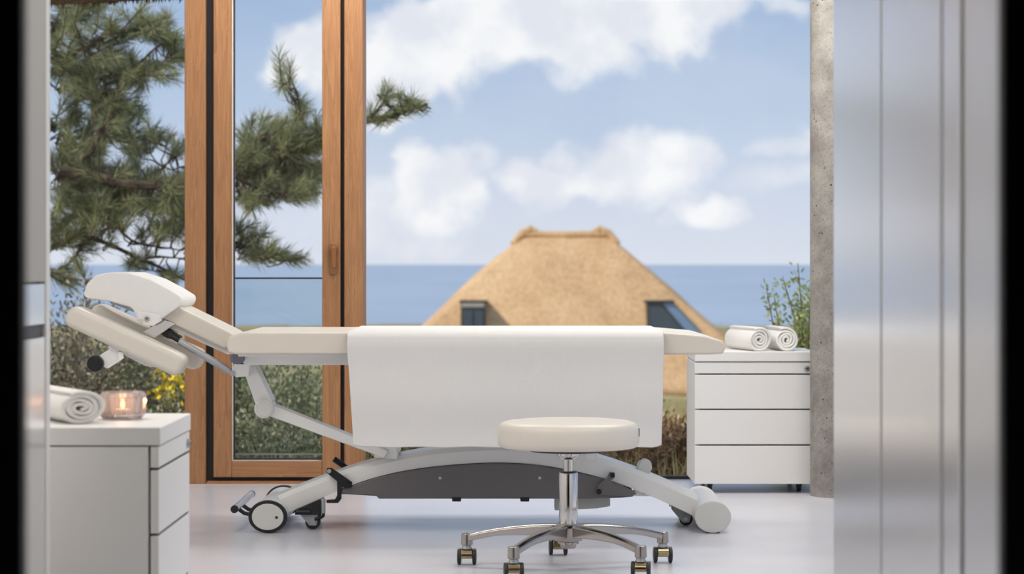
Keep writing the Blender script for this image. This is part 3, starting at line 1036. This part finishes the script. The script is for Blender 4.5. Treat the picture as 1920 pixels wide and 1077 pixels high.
def table_caster(px, yc, r, flip):
    x = (px - CX) / F * yc
    bm = bmesh.new()
    lathe(bm, [(r * .8, yc - .011), (r, yc - .008), (r, yc + .008), (r * .8, yc + .011)], x, r + .0008, 28, axis='Y')
    c = fin(bm, 'caster', 'caster_wheel', tb)
    bm = bmesh.new(); lathe(bm, [(.008, yc - .0145), (.008, yc - .0125)], x, r, 14, axis='Y')
    fin(bm, 'axle_bolt', 'satin_steel', c)
    s = -1 if flip else 1
    for yy in (yc - .0125, yc + .0115):
        poly = rpoly([(x - s * .012, r - .012), (x + s * .012, r - .012), (x + s * .018, r + .012), (x + s * .012, r + .042), (x - s * .052, r + .042), (x - s * .05, r + .033)], .004, 3)
        bm = bmesh.new(); prism(bm, poly, yy - .001, yy + .0012)
        fin(bm, 'fork_plate', 'caster_grey', c)
    mkbox('fork_top', 'caster_grey', c, min(x - s * .052, x + s * .012), max(x - s * .052, x + s * .012), yc - .013, yc + .0125, r + .0415, r + .045)
    return c


table_caster(587, 8.33, .0265, False)
table_caster(1286, 8.45, .0235, False)
table_caster(590, 8.66, .0265, False)
table_caster(1280, 8.66, .0235, False)
# caster lift levers at the head end
pxprism('caster_housing', 'black_plastic', tb, [(568, 951), (606, 934), (606, 963), (596, 966), (553, 966), (553, 957)], 8.31, 8.35, r=.002, yref=8.31, bevel=.002)
rod('caster_spring', 'satin_steel', tb, [PT(606, 936, 8.3), PT(606, 963, 8.3)], .008, 12)
rod('caster_rod', 'black_plastic', tb, [PT(555, 961, 8.31), PT(582, 961, 8.31)], .009, 12)
lv = pxprism('brake_lever', 'black_metal', tb, [(613, 878), (622, 878), (660, 905), (659, 915), (650, 917), (640, 912), (640, 936), (634, 944), (612, 944), (612, 938), (628, 937), (632, 930), (632, 903), (612, 887)],
              8.318, 8.33, r=.004, yref=8.318, bevel=.002)
cap_disc('lever_bolt', 'satin_steel', lv, 617, 884, 4, 8.31, 8.32, n=18)
cap_disc('lever_bolt', 'black_metal', lv, 652, 911, 5, 8.308, 8.32, n=18)
rod('foot_lever', 'black_metal', tb, [PT(626, 861, 8.62), PT(640, 871, 8.62), PT(662, 888, 8.62)], [.011, .011, .009], 12)
rod('lever_hook', 'black_metal', tb, [PT(607, 961, 8.315), PT(606, 968, 8.315), PT(598, 973, 8.315), PT(590, 974, 8.315)], .006, 10)
lv2 = pxprism('brake_lever', 'grey_plastic', tb, [(1143, 886), (1153, 887), (1153, 896), (1145, 902), (1150, 908), (1190, 921), (1194, 927), (1180, 932), (1124, 929), (1118, 923), (1122, 908), (1136, 899)],
               8.312, 8.322, r=.004, yref=8.312, bevel=.002)
cap_disc('lever_bolt', 'black_metal', lv2, 1148.5, 891.5, 4.5, 8.305, 8.313, n=18)
cap_disc('lever_bolt', 'black_metal', lv2, 1123, 923, 5, 8.305, 8.313, n=18)
pxprism('caster_housing', 'caster_grey', tb, [(1265, 945), (1290, 952), (1296, 958), (1292, 966), (1266, 957)], 8.43, 8.47, r=.002, yref=8.43, bevel=.002)
rod('caster_stud', 'satin_steel', tb, [PT(1258, 938, 8.42), PT(1258, 950, 8.42)], .007, 10)

# ------------------------------------------------------------------ towel draped across the table
bm = bmesh.new()
path = []
zb0 = H - (839 - HY) / F * 8.05
for k in range(22):
    path.append((8.048 + .004 * math.sin(k * .5), zb0 + (.655 - zb0) * k / 21))
for k in range(1, 8):
    t = k / 8 * math.pi / 2
    path.append((8.092 - .042 * math.cos(t), .655 + .0365 * math.sin(t)))
for k in range(0, 13):
    path.append((8.092 + (8.768 - 8.092) * k / 12, .6915))
for k in range(1, 8):
    t = k / 8 * math.pi / 2
    path.append((8.768 + .042 * math.sin(t), .655 + .0365 * math.cos(t)))
for k in range(12):
    path.append((8.812, .65 - .024 * k))
NX = 64
rows = []
for j, (yy, zz) in enumerate(path):
    row = []
    hang = max(0, min(1, (.62 - zz) / .3))
    xl = gx(651 + 11 * hang ** .8, 8.05)
    xr = gx(1244.5 - 4 * hang, 8.05)
    for i in range(NX + 1):
        q = i / NX
        x = xl + (xr - xl) * q
        wv_ = .005 * hang * math.sin(q * 11 + 1.2) * (1 if yy < 8.4 else -1)
        dz_ = .0
        if j == 0:
            e = min(q, 1 - q) * NX
            dz_ = .008 * max(0, 1 - e / 1.6)
        dz_ += .0012 * math.sin(q * 37) * (1 if j < 1 else 0)
        row.append(bm.verts.new((x, yy + wv_, zz + dz_)))
    rows.append(row)
for j in range(len(rows) - 1):
    for i in range(NX):
        bm.faces.new((rows[j][i], rows[j][i + 1], rows[j + 1][i + 1], rows[j + 1][i]))
me = bpy.data.meshes.new('table_towel')
bm.to_mesh(me); bm.free()
tw = link(me, 'table_towel', 'sheet_cloth', None, angle=80, solid=.008, bevel=.003, seg=2)
tag(tw, 'large white towel draped across the middle of the massage table', 'towel')

# ------------------------------------------------------------------ stool
SX, SY = .171, 7.276
st = thing('stool', 'round white swivel stool with chrome column and five wheeled legs', 'stool', (SX, SY, 0))
bm = bmesh.new()
R_ = .2145
zt, zb_ = .4475, .366
prof = [(.02, zb_ + .002), (R_ - .012, zb_), (R_ - .003, zb_ + .006), (R_, zb_ + .018), (R_, zt - .028), (R_ - .004, zt - .016), (R_ - .012, zt - .008), (R_ - .026, zt - .0035), (R_ - .06, zt), (.02, zt + .002)]
lathe(bm, prof, SX, SY, 72)
se = fin(bm, 'seat', 'seat_leather', st, angle=60)
a_ = math.radians(-8)
bm = bmesh.new()
box(bm, -.0015, .0015, -.006, .006, -.012, .012)
bmesh.ops.transform(bm, matrix=Matrix.Translation((SX + R_ * math.cos(a_), SY + R_ * math.sin(a_), .412)) @ Matrix.Rotation(a_, 4, 'Z'), verts=bm.verts)
fin(bm, 'seat_tag', 'black_plastic', se)
bm = bmesh.new()
lathe(bm, [(.12, zb_ - .012), (.125, zb_ - .006), (.125, zb_ + .001)], SX, SY, 48)
fin(bm, 'seat_plate', 'black_plastic', st)
bm = bmesh.new()
lathe(bm, [(.017, .328), (.026, .331), (.034, .341), (.038, .353), (.0385, .3535)], SX, SY, 40)
fin(bm, 'seat_cup', 'chrome', st)
bm = bmesh.new()
lathe(bm, [(.0145, .27), (.0145, .329)], SX, SY, 28)
fin(bm, 'piston', 'chrome', st)
bm = bmesh.new()
lathe(bm, [(.0275, .115), (.0285, .12), (.0285, .286), (.027, .289), (.015, .2895)], SX, SY, 36)
cl_ = fin(bm, 'gas_column', 'chrome', st)
bm = bmesh.new()
lathe(bm, [(.0262, .2896), (.0262, .2925), (.016, .293)], SX, SY, 36)
fin(bm, 'column_collar', 'black_plastic', cl_)
bm = bmesh.new()
lathe(bm, [(.03, .078), (.042, .083), (.046, .095), (.046, .122), (.04, .13), (.028, .134)], SX, SY, 40)
hb = fin(bm, 'hub', 'polished_alu', st)
bm = bmesh.new()
lathe(bm, [(.014, .058), (.022, .060), (.024, .066), (.024, .072), (.032, .073), (.032, .079)], SX, SY, 28)
fin(bm, 'hub_nut', 'polished_alu', hb)
LEG_R = .318
for k in range(5):
    ang = math.radians(94.5 + 72 * k)
    M = Matrix.Translation((SX, SY, 0)) @ Matrix.Rotation(ang, 4, 'Z')
    # arched leg: sections across local y
    bm = bmesh.new()
    secs = []
    NS = 15
    for i in range(NS):
        q = i / (NS - 1)
        r = .03 + (LEG_R + .004 - .03) * q
        zt_ = .132 - .041 * q ** 2.0
        th_ = .040 - .018 * min(1, q * 1.5)
        wd_ = .021 - .0055 * min(1, q * 1.3)
        c = [(-wd_ * .55, zt_), (wd_ * .55, zt_), (wd_, zt_ - .006), (wd_ * .95, zt_ - th_), (-wd_ * .95, zt_ - th_), (-wd_, zt_ - .006)]
        secs.append([bm.verts.new(M @ Vector((r, a, b))) for a, b in c])
    for i in range(NS - 1):
        for j in range(6):
            bm.faces.new((secs[i][j], secs[i][(j + 1) % 6], secs[i + 1][(j + 1) % 6], secs[i + 1][j]))
    bm.faces.new(secs[0][::-1]); bm.faces.new(secs[-1])
    lg = fin(bm, 'leg', 'polished_alu', st, bevel=.003, seg=2, angle=40)
    bm = bmesh.new()
    bmesh.ops.create_cone(bm, cap_ends=True, segments=24, radius1=.0185, radius2=.0165, depth=.036, matrix=M @ Matrix.Translation((LEG_R, 0, .078)))
    fin(bm, 'leg_socket', 'polished_alu', lg, bevel=.003, seg=2)
    # caster
    cM = M @ Matrix.Translation((LEG_R, 0, 0)) @ Matrix.Rotation(-ang + math.radians([4, -3, 5, -6, 3][k]), 4, 'Z')
    bm = bmesh.new()
    poly = [(.016 * math.cos(t), .0275 + .0235 * math.sin(t)) for t in [math.pi * (-.1 + 1.2 * q / 12) for q in range(13)]]
    a = [bm.verts.new(cM @ Vector((-.0175, p[0] * 1.5, p[1]))) for p in poly]
    b = [bm.verts.new(cM @ Vector((.0175, p[0] * 1.5, p[1]))) for p in poly]
    for i in range(12):
        bm.faces.new((a[i], a[i + 1], b[i + 1], b[i]))
    bm.faces.new((a[12], a[0], b[0], b[12]))
    bm.faces.new(a[::-1]); bm.faces.new(b)
    cs = fin(bm, 'caster_hood', 'tinted_chrome', st, bevel=.002, seg=2)
    bm = bmesh.new()
    bmesh.ops.create_cone(bm, cap_ends=True, segments=20, radius1=.016, radius2=.0125, depth=.012, matrix=cM @ Matrix.Translation((0, 0, .0545)))
    fin(bm, 'caster_stem', 'satin_steel', cs)
    for s in (-1, 1):
        bm = bmesh.new()
        bmesh.ops.create_cone(bm, cap_ends=True, segments=28, radius1=.0245, radius2=.0245, depth=.011,
                              matrix=cM @ Matrix.Translation((s * .0232, 0, .0248)) @ Matrix.Rotation(math.pi / 2, 4, 'Y'))
        fin(bm, 'caster_wheel', 'caster_wheel', cs, bevel=.003, seg=2)

# ------------------------------------------------------------------ outdoors: ground, sea, house
rng = np.random.default_rng(5)


def ground_z(x, y):
    y = np.asarray(y, float); x = np.asarray(x, float)
    zz = np.interp(y, [10, 11, 14, 20, 30, 60, 120, 310, 330, 400], [-.2, -.22, -.4, -.75, -1.2, -2.5, -4.2, -7.0, -7.3, -8.5])
    amp = np.clip((y - 12) / 20, 0, 1)
    return zz + amp * (.12 * np.sin(x * .5 + y * .23) + .1 * np.sin(x * .21 - y * .11 + 1))


ys = np.r_[np.linspace(10.35, 30, 60), np.linspace(31, 120, 60), np.linspace(125, 400, 40)]
xs_n = 80
V_, F_ = [], []
for j, yy in enumerate(ys):
    half = 8 + yy * .8
    for i in range(xs_n):
        x = -half + 2 * half * i / (xs_n - 1)
        V_.append((x, yy, float(ground_z(x, yy))))
for j in range(len(ys) - 1):
    for i in range(xs_n - 1):
        a = j * xs_n + i
        F_.append((a, a + 1, a + xs_n + 1, a + xs_n))
me = bpy.data.meshes.new('ground')
me.from_pydata(V_, [], F_)
struct(link(me, 'ground', 'dune_ground', None), 'dune ground sloping down to the sea')
me = bpy.data.meshes.new('sea')
SEA = H - 8.0
me.from_pydata([(-60000, 200, SEA), (60000, 200, SEA), (60000, 55000, SEA), (-60000, 55000, SEA)], [], [(0, 1, 2, 3)])
struct(link(me, 'sea', 'sea_water', None), 'calm blue sea up to the horizon')

# thatched house
YE, YR = 59.5, 63.0
hs = thing('thatched_house', 'house with a straw coloured thatched hip roof in front of the sea', 'house', (1.45, 63, -2.9))
rl, rr_ = XZ(984, 440, YR), XZ(1136, 440, YR)
el_, er_ = XZ(668, 738, YE), XZ(1478, 738, YE)
YBK = 2 * YR - YE
bm = bmesh.new()
nu, nv = 40, 24


def face_grid(p00, p10, p11, p01, nu, nv, bump=.05, seed=0):
    """bilinear roof face with the soft unevenness of thatch"""
    rg = np.random.default_rng(seed)
    ph = rg.uniform(0, 6, 6)
    nrm = (p10 - p00).cross(p01 - p00).normalized()
    if nrm.z < 0:
        nrm = -nrm
    g = []
    for j in range(nv + 1):
        row = []
        b = j / nv
        for i in range(nu + 1):
            a = i / nu
            p = (p00 * (1 - a) + p10 * a) * (1 - b) + (p01 * (1 - a) + p11 * a) * b
            edge = min(1, 6 * min(a, 1 - a, b + .02, 1 - b))
            d = bump * (.5 + .35 * math.sin(a * 9 + ph[0] + b * 3) + .3 * math.sin(b * 14 + ph[1] + a * 5)) * edge + .10 * math.sin(math.pi * min(1, a)) * math.sin(math.pi * b)
            row.append(bm.verts.new(p + nrm * d))
        g.append(row)
    for j in range(nv):
        for i in range(nu):
            bm.faces.new((g[j][i], g[j][i + 1], g[j + 1][i + 1], g[j + 1][i]))


A = Vector((el_[0], YE, el_[1])); B = Vector((er_[0], YE, er_[1]))
Cc = Vector((er_[0], YBK, er_[1])); D = Vector((el_[0], YBK, el_[1]))
Rl = Vector((rl[0], YR, rl[1])); Rr = Vector((rr_[0], YR, rr_[1]))
face_grid(A, B, Rr, Rl, nu, nv, seed=1)
face_grid(Cc, D, Rl, Rr, nu, nv, seed=2)
face_grid(D, A, Rl, Rl, nu, nv, seed=3)
face_grid(B, Cc, Rr, Rr, nu, nv, seed=4)
bmesh.ops.remove_doubles(bm, verts=bm.verts, dist=.004)
th = fin(bm, 'roof', 'thatch', hs, angle=70)
md = th.modifiers.new('thick', 'SOLIDIFY'); md.thickness = .3; md.offset = -1
rod('ridge_cap', 'thatch', hs, [Rl + Vector((-.05, 0, 0)), (Rl + Rr) / 2 + Vector((0, 0, -.02)), Rr + Vector((.05, 0, 0))], .11, 14)
for p, s in ((Rl, -1), (Rr, 1)):
    rod('ridge_end', 'thatch', hs, [p + Vector((-s * .38, 0, .02)), p + Vector((-s * .16, 0, .13)), p + Vector((s * .06, 0, .02)), p + Vector((s * .3, -.12, -.26))], [.07, .11, .12, .1], 12)
for (x0, x1, y0, y1) in ((el_[0] + .5, er_[0] - .5, YE + .5, YBK - .5),):
    mkbox('wall', 'house_wall', hs, x0, x1, y0, y1, -3.0, el_[1] + .2)


def slope_y(z):
    return YE + (z - A.z) / (Rl.z - A.z) * (YR - YE)


def on_roof(px, py, out=0.0):
    """point where the sight line meets the front roof slope"""
    k = (YR - YE) / (Rl.z - A.z)
    t = (HY - py) / F
    y = (YE + k * (H - A.z)) / (1 - k * t)
    p = PT(px, py, y)
    n = Vector((0, -(Rl.z - A.z), (YR - YE))).normalized()
    return p + n * out


def dormer(outline, panes, label):
    p0 = on_roof(*outline[0])
    bm = bmesh.new()
    yf = min(on_roof(a, b).y for a, b in outline) - .12
    poly = [XZ(a, b, yf) for a, b in outline]
    prism(bm, poly, yf, yf + 1.6)
    f_ = fin(bm, 'dormer_window', 'dark_frame', hs)
    for (ol, m_) in panes:
        bm = bmesh.new()
        prism(bm, [XZ(a, b, yf - .03) for a, b in ol], yf - .03, yf + .01)
        fin(bm, 'window_pane', m_, f_)
    bm = bmesh.new()
    top2 = sorted(outline, key=lambda q: q[1])[:2]
    x0, x1 = min(top2)[0], max(top2)[0]
    prism(bm, [XZ(a, b, yf - .1) for a, b in ((x0 - 3, 564), (x1 + 3, 564), (x1 + 3, 567.5), (x0 - 3, 567.5))], yf - .1, yf + 1.7)
    fin(bm, 'dormer_lintel', 'dark_frame', f_)
    return f_


dormer([(864, 567), (910, 567), (910, 640), (864, 640)], [([(866, 568), (908, 568), (908, 576), (866, 576)], 'cabinet_white'),
                                                         ([(868, 582), (886, 582), (886, 638), (868, 638)], 'house_glass'), ([(889, 582), (906, 582), (906, 638), (889, 638)], 'house_glass')], '')
dormer([(1214, 567), (1262, 567), (1316, 626), (1330, 645), (1214, 645)], [([(1218, 571), (1238, 571), (1298, 640), (1218, 640)], 'house_glass'),
                                                                           ([(1242, 569), (1261, 569), (1314, 625), (1324, 640), (1303, 640)], 'house_glass_sky')], '')


# ------------------------------------------------------------------ plants (numpy)
def unit(v):
    return v / np.linalg.norm(v, axis=-1, keepdims=True)


def quads_mesh(name, P, D, S, L, W):
    """flat tapering blades: base P, direction D, side S, length L, half width W"""
    n = len(P)
    L = np.broadcast_to(np.asarray(L, float).reshape(-1, 1), (n, 1))
    W = np.broadcast_to(np.asarray(W, float).reshape(-1, 1), (n, 1))
    v0 = P - S * W * .6
    v1 = P + S * W * .6
    v2 = P + D * L * .55 + S * W
    v3 = P + D * L
    v4 = P + D * L * .55 - S * W
    V = np.stack([v0, v1, v2, v3, v4], 1).reshape(-1, 3)
    me = bpy.data.meshes.new(name)
    me.vertices.add(n * 5)
    me.vertices.foreach_set('co', V.astype(np.float32).ravel())
    me.loops.add(n * 5)
    me.polygons.add(n)
    me.loops.foreach_set('vertex_index', np.arange(n * 5, dtype=np.int32))
    me.polygons.foreach_set('loop_start', np.arange(0, n * 5, 5, dtype=np.int32))
    me.update(calc_edges=True)
    return me


def perp(D, rg):
    r = unit(rg.normal(size=D.shape))
    return unit(np.cross(D, r))


# ---- pine
PY = 15.0
pine = thing('pine_tree', 'wind bent pine tree with long needled branches left outside the windows', 'tree', ((60 - CX) / F * PY, PY, -.5))


def PP(px, py, y):
    return np.array([(px - CX) / F * y, y, H - (py - HY) / F * y])


bm = bmesh.new()
tube(bm, [PP(0, 980, PY), PP(20, 700, PY), PP(45, 480, PY), PP(66, 330, PY), PP(75, 200, PY), PP(70, 40, PY), PP(60, -200, PY)], [.13, .12, .1, .075, .055, .045, .02], 14)
fin(bm, 'trunk', 'bark', pine)
BR = [
    ([(112, 330), (170, 290), (215, 200), (235, 140), (262, 118), (305, 80)], 14.8, .022),
    ([(110, 170), (170, 150), (240, 140), (300, 132), (345, 90)], 15.2, .018),
    ([(105, 110), (150, 90), (210, 60), (255, 52), (300, 40)], 14.9, .016),
    ([(95, 60), (130, 30), (190, 10)], 15.1, .014),
    ([(112, 320), (180, 330), (260, 350), (350, 345), (440, 330), (520, 300), (560, 262), (610, 245), (690, 222), (745, 218), (800, 195)], 14.7, .03),
    ([(520, 300), (555, 250), (568, 205), (545, 145)], 14.7, .012),
    ([(440, 330), (480, 280), (500, 250)], 14.8, .012),
    ([(440, 330), (490, 360), (575, 365)], 14.6, .012),
    ([(690, 222), (715, 200), (725, 178)], 14.7, .008),
    ([(80, 460), (140, 400), (220, 380), (300, 390), (345, 410), (420, 450), (480, 470), (545, 482)], 15.3, .024),
    ([(80, 470), (160, 440), (230, 470), (257, 488), (310, 505), (350, 530), (420, 560)], 15.0, .016),
    ([(85, 500), (130, 520), (190, 530)], 14.8, .01),
    ([(112, 250), (165, 265), (225, 250), (290, 268)], 15.2, .014),
    ([(100, 240), (60, 200), (0, 180), (-80, 150)], 15.2, .03),
    ([(90, 420), (40, 380), (-40, 360), (-120, 350)], 15.1, .03),
    ([(260, 350), (310, 310), (340, 285)], 14.8, .009),
    ([(200, 384), (215, 430), (255, 460), (340, 470)], 15.0, .009),
    ([(257, 488), (300, 478), (345, 485)], 15.0, .007),
    ([(160, 440), (150, 480), (110, 505)], 15.1, .007),
]
bpts = []
rnd = random.Random(3)
for pts_, yb, r0 in BR:
    p3 = []
    for i, (a, b) in enumerate(pts_):
        yy = yb + .12 * math.sin(i * 1.7 + yb * 9)
        p3.append(PP(a, b, yy))
    p3 = np.array(p3)
    s = np.r_[0, np.cumsum(np.linalg.norm(np.diff(p3, axis=0), axis=1))]
    n = max(6, int(s[-1] / .06))
    q = np.linspace(0, s[-1], n)
    pp = np.stack([np.interp(q, s, p3[:, k]) for k in range(3)], 1)
    pp[1:-1] += rng.normal(0, .008, pp[1:-1].shape)
    for _ in range(2):
        pp[1:-1] = (pp[:-2] + 2 * pp[1:-1] + pp[2:]) / 4
    bm = bmesh.new()
    tube(bm, [Vector(p) for p in pp], [float(r0 * (1 - .8 * k / (n - 1)) + .002) for k in range(n)], 7)
    fin(bm, 'branch', 'bark', pine)
    bpts.append(pp)
BP = np.concatenate(bpts)
CL = [  # photo x, y, radius x, radius y, shoots
    (150, 85, 70, 75, 60), (255, 55, 45, 26, 22), (300, 45, 18, 16, 8), (308, 85, 18, 18, 8), (180, 145, 90, 38, 62), (270, 132, 55, 24, 24), (330, 98, 14, 24, 7),
    (190, 195, 60, 35, 28), (115, 225, 25, 30, 12), (165, 265, 55, 30, 20), (240, 255, 45, 45, 26), (285, 265, 22, 18, 8), (150, 315, 55, 35, 34),
    (190, 360, 95, 45, 78), (285, 362, 60, 32, 44), (335, 400, 20, 60, 26), (338, 295, 12, 18, 5), (200, 410, 70, 25, 26), (125, 440, 35, 25, 12), (300, 430, 45, 25, 14),
    (257, 488, 12, 12, 7), (120, 515, 30, 18, 10), (330, 520, 22, 18, 6), (180, 470, 40, 20, 6), (110, 385, 20, 40, 14), (150, 5, 55, 15, 16),
    (-40, 170, 90, 60, 50), (-60, 350, 90, 60, 50), (40, 60, 50, 60, 30), (20, 260, 50, 60, 30),
    (385, 330, 50, 40, 26), (480, 305, 42, 34, 42), (545, 310, 52, 42, 56), (500, 250, 55, 20, 22), (560, 262, 28, 26, 18), (490, 362, 48, 24, 28), (560, 362, 28, 20, 14),
    (595, 270, 30, 30, 16), (640, 240, 40, 30, 14), (566, 215, 12, 24, 7), (546, 160, 9, 24, 6), (450, 445, 28, 18, 9), (480, 475, 48, 12, 14), (530, 482, 14, 8, 4),
    (400, 450, 40, 25, 12), (715, 222, 28, 10, 6), (765, 205, 28, 9, 8), (722, 186, 8, 14, 4)]
P_, D_, L_ = [], [], []
tw_bm = bmesh.new()
for (a, b, ra, rb, n) in CL:
    for _ in range(n):
        t = rng.uniform(0, 2 * math.pi); r = math.sqrt(rng.uniform())
        tip = PP(a + ra * r * math.cos(t), b + rb * r * math.sin(t), 15.0 + rng.normal(0, .22))
        dd = np.linalg.norm((BP - tip) * np.array([1, .45, 1]), axis=1)
        k = rng.choice(np.argsort(dd)[:6])
        root = BP[k]
        if ra < 40:
            tip[1] = root[1] + rng.normal(0, .08)
        ax = tip - root
        ln = np.linalg.norm(ax)
        ax = unit(ax * np.array([1, .5, 1]) + np.array([.25, 0, .35]) * max(ln, .05))
        SL = rng.uniform(.11, .19)                     # length of the needled shoot
        base_ = tip - ax * SL * .6
        tube(tw_bm, [Vector(root), Vector(root * .5 + base_ * .5 + rng.normal(0, .012, 3)), Vector(base_), Vector(base_ + ax * SL)], [.0055, .005, .0045, .003], 5)
        m = int(rng.uniform(60, 90))
        q = rng.uniform(0, 1, m) ** .8
        side = perp(np.repeat(ax[None], m, 0), rng)
        ang = np.radians(rng.uniform(20, 52, m))[:, None]
        d = unit(ax[None] * np.cos(ang) + side * np.sin(ang) + np.array([0, 0, -.08]))
        P_.append(base_[None] + ax[None] * (q * SL)[:, None])
        D_.append(d)
        L_.append(rng.uniform(.07, .125, m))
fin(tw_bm, 'twigs', 'bark', pine)['kind'] = 'stuff'
P_ = np.concatenate(P_); D_ = np.concatenate(D_); L_ = np.concatenate(L_)
me = quads_mesh('needles', P_, D_, perp(D_, rng), L_, .0017)
nd = link(me, 'needles', 'needles', pine, smooth=False)
nd['kind'] = 'stuff'


# ---- shrubs
def shrub(label, px, Y, w_, h_, leaf, nst, nlf, llen, lw, seed, group=None, upright=.5, flowers=None, base_z=None, cat='shrub'):
    rg = np.random.default_rng(seed)
    nlf = int(nlf * 1.8); llen *= .66; lw *= .72
    x0 = (px - CX) / F * Y
    z0 = float(ground_z(x0, Y)) if base_z is None else base_z
    t = thing('shrub', label, cat, (x0, Y, z0), group)
    bm = bmesh.new()
    Ps, Ds = [], []
    tips = []
    for i in range(nst):
        az_ = rg.uniform(0, 2 * math.pi)
        sp = math.sqrt(rg.uniform(.02, 1)) * w_ / 2
        hh = h_ * rg.uniform(.62, 1.0) * (1 - .35 * (sp / (w_ / 2)) ** 2)
        p = [np.array([x0 + .12 * sp * math.cos(az_), Y + .12 * sp * math.sin(az_), z0 - .02])]
        for k in range(1, 6):
            q = k / 5
            bend = q ** (1.0 + upright)
            p.append(np.array([x0 + sp * math.cos(az_) * (.12 + .88 * bend), Y + sp * .8 * math.sin(az_) * (.12 + .88 * bend), z0 + hh * q ** .9]) + rg.normal(0, .02 * w_, 3))
        tube(bm, [Vector(a) for a in p], [.010, .009, .007, .006, .004, .002], 5)
        pa = np.array(p)
        m = nlf // nst
        q = rg.uniform(.12, 1, m) ** .75 * 5
        i0 = np.clip(q.astype(int), 0, 4)
        fr = (q - i0)[:, None]
        base_ = pa[i0] * (1 - fr) + pa[i0 + 1] * fr
        ax = unit(pa[i0 + 1] - pa[i0])
        off = unit(rg.normal(size=(m, 3)))
        Ps.append(base_ + off * rg.uniform(0, .09, (m, 1)) * w_)
        Ds.append(unit(ax * .6 + off + np.array([0, 0, .25])))
        tips.append(pa[-1])
    fin(bm, 'stems', 'stem_brown', t)
    Ps = np.concatenate(Ps); Ds = np.concatenate(Ds)
    me = quads_mesh('foliage', Ps, Ds, perp(Ds, rg), rg.uniform(.6, 1.2, len(Ps)) * llen, lw)
    o = link(me, 'foliage', leaf, t, smooth=False)
    o['kind'] = 'stuff'
    if flowers:
        k = flowers
        tips = [q for q in tips if q[2] > z0 + .8 * h_] or tips
        fp = np.array(tips)[rg.integers(0, len(tips), k)] + rg.normal(0, .05, (k, 3))
        fd = unit(rg.normal(size=(k, 3)) + np.array([0, -.3, .6]))
        me = quads_mesh('blossoms', fp, fd, perp(fd, rg), .03, .012)
        o = link(me, 'blossoms', 'flower_yellow', t, smooth=False)
        o['kind'] = 'stuff'
    return t


shrub('grey dry shrub behind the armrests at the far left window edge', 110, 14.4, 1.7, 1.32, 'grey_scrub', 46, 5200, .05, .011, 11)
shrub('grey green shrub behind the armrest knob in the left window', 235, 15.2, 1.7, 1.2, 'scrub_leaf', 46, 5200, .05, .012, 12)
shrub('brownish low shrub below the headrest in the left window', 165, 13.0, 1.2, .52, 'grey_scrub', 40, 4200, .045, .010, 13)
shrub('dark green shrub in the left window beside the oak post', 320, 13.6, .9, .55, 'scrub_leaf', 40, 4200, .045, .012, 14)
shrub('broom with bright yellow blossoms in the left window', 320, 12.9, .24, .70, 'scrub_leaf', 14, 900, .035, .007, 15, flowers=120)
shrub('low green shrub behind the candle in the left window', 285, 12.2, .8, .34, 'scrub_leaf', 30, 2800, .04, .010, 16)
shrub('dark shrub seen through the door under the table frame', 465, 14.0, 1.2, .92, 'scrub_leaf', 46, 5600, .045, .012, 21)
shrub('pale green shrub seen through the door beside the right stile', 575, 13.2, 1.1, .72, 'scrub_leaf', 44, 5000, .045, .012, 22)
shrub('low grey green shrub seen through the bottom of the door glass', 520, 12.0, 1.1, .34, 'scrub_leaf', 40, 4600, .038, .010, 23)
shrub('low leafy shrub right of the oak posts under the table towel', 740, 13.2, 1.2, .66, 'scrub_leaf', 40, 4200, .045, .012, 24)
shrub('dry brown shrub beside the right drawer cabinet', 1265, 12.2, 1.0, .42, 'dry_leaf', 60, 6000, .05, .010, 31)
shrub('sandy coloured dry shrub under the table foot', 1190, 13.2, 1.2, .5, 'dry_leaf', 50, 5200, .05, .010, 32)
shrub('tall fresh green shrub behind the right towels, next to the column', 1512, 13.0, .60, 1.46, 'fresh_leaf', 30, 2400, .045, .011, 35, upright=.6)

# dune grass
n = 26000
gy = 11.0 + rng.uniform(0, 1, n) ** 1.6 * 26
gxx = rng.uniform(-.28, .28, n) * gy
P_ = np.stack([gxx, gy, ground_z(gxx, gy) - .01], 1)
D_ = unit(np.stack([rng.normal(.15, .35, n), rng.normal(0, .3, n), np.ones(n)], 1))
me = quads_mesh('dune_grass', P_, D_, perp(D_, rng), rng.uniform(.12, .34, n) * (1 + (gy - 11) / 30), .004)
o = link(me, 'dune_grass', 'grass_blade', None, smooth=False)
o['kind'] = 'stuff'
tag(o, 'straw coloured dune grass covering the slope outside', 'grass')

# thatched eave of the house itself, just above the left window
ev = thing('thatched_eave', 'dark straw fringe of the overhanging eave above the left window', 'eave', (-.5, 10.8, 2.1))
bm = bmesh.new()
z_l = lambda x: 2.1 + (x + 2.1) * .05
a = [(-4.5, z_l(-4.5)), (3.5, z_l(3.5))]
vsl = []
for x, z in a:
    vsl.append([bm.verts.new(p) for p in ((x, 11.08, z + .02), (x, 10.98, z + .012), (x, 10.42, z + .25), (x, 10.42, z + .65), (x, 11.05, z + .3))])
for j in range(5):
    bm.faces.new((vsl[0][j], vsl[0][(j + 1) % 5], vsl[1][(j + 1) % 5], vsl[1][j]))
bm.faces.new(vsl[0][::-1]); bm.faces.new(vsl[1])
fin(bm, 'straw_edge', 'eave_straw', ev)
n = 5000
ex = rng.uniform(-4.4, 3.4, n)
P_ = np.stack([ex, rng.uniform(10.98, 11.08, n), 2.1 + (ex + 2.1) * .05 + .05], 1)
D_ = unit(np.stack([rng.normal(0, .12, n), rng.normal(.2, .12, n), -np.ones(n)], 1))
me = quads_mesh('straw_fringe', P_, D_, perp(D_, rng), rng.uniform(.03, .06, n), .003)
o = link(me, 'straw_fringe', 'eave_straw', ev, smooth=False)
o['kind'] = 'stuff'
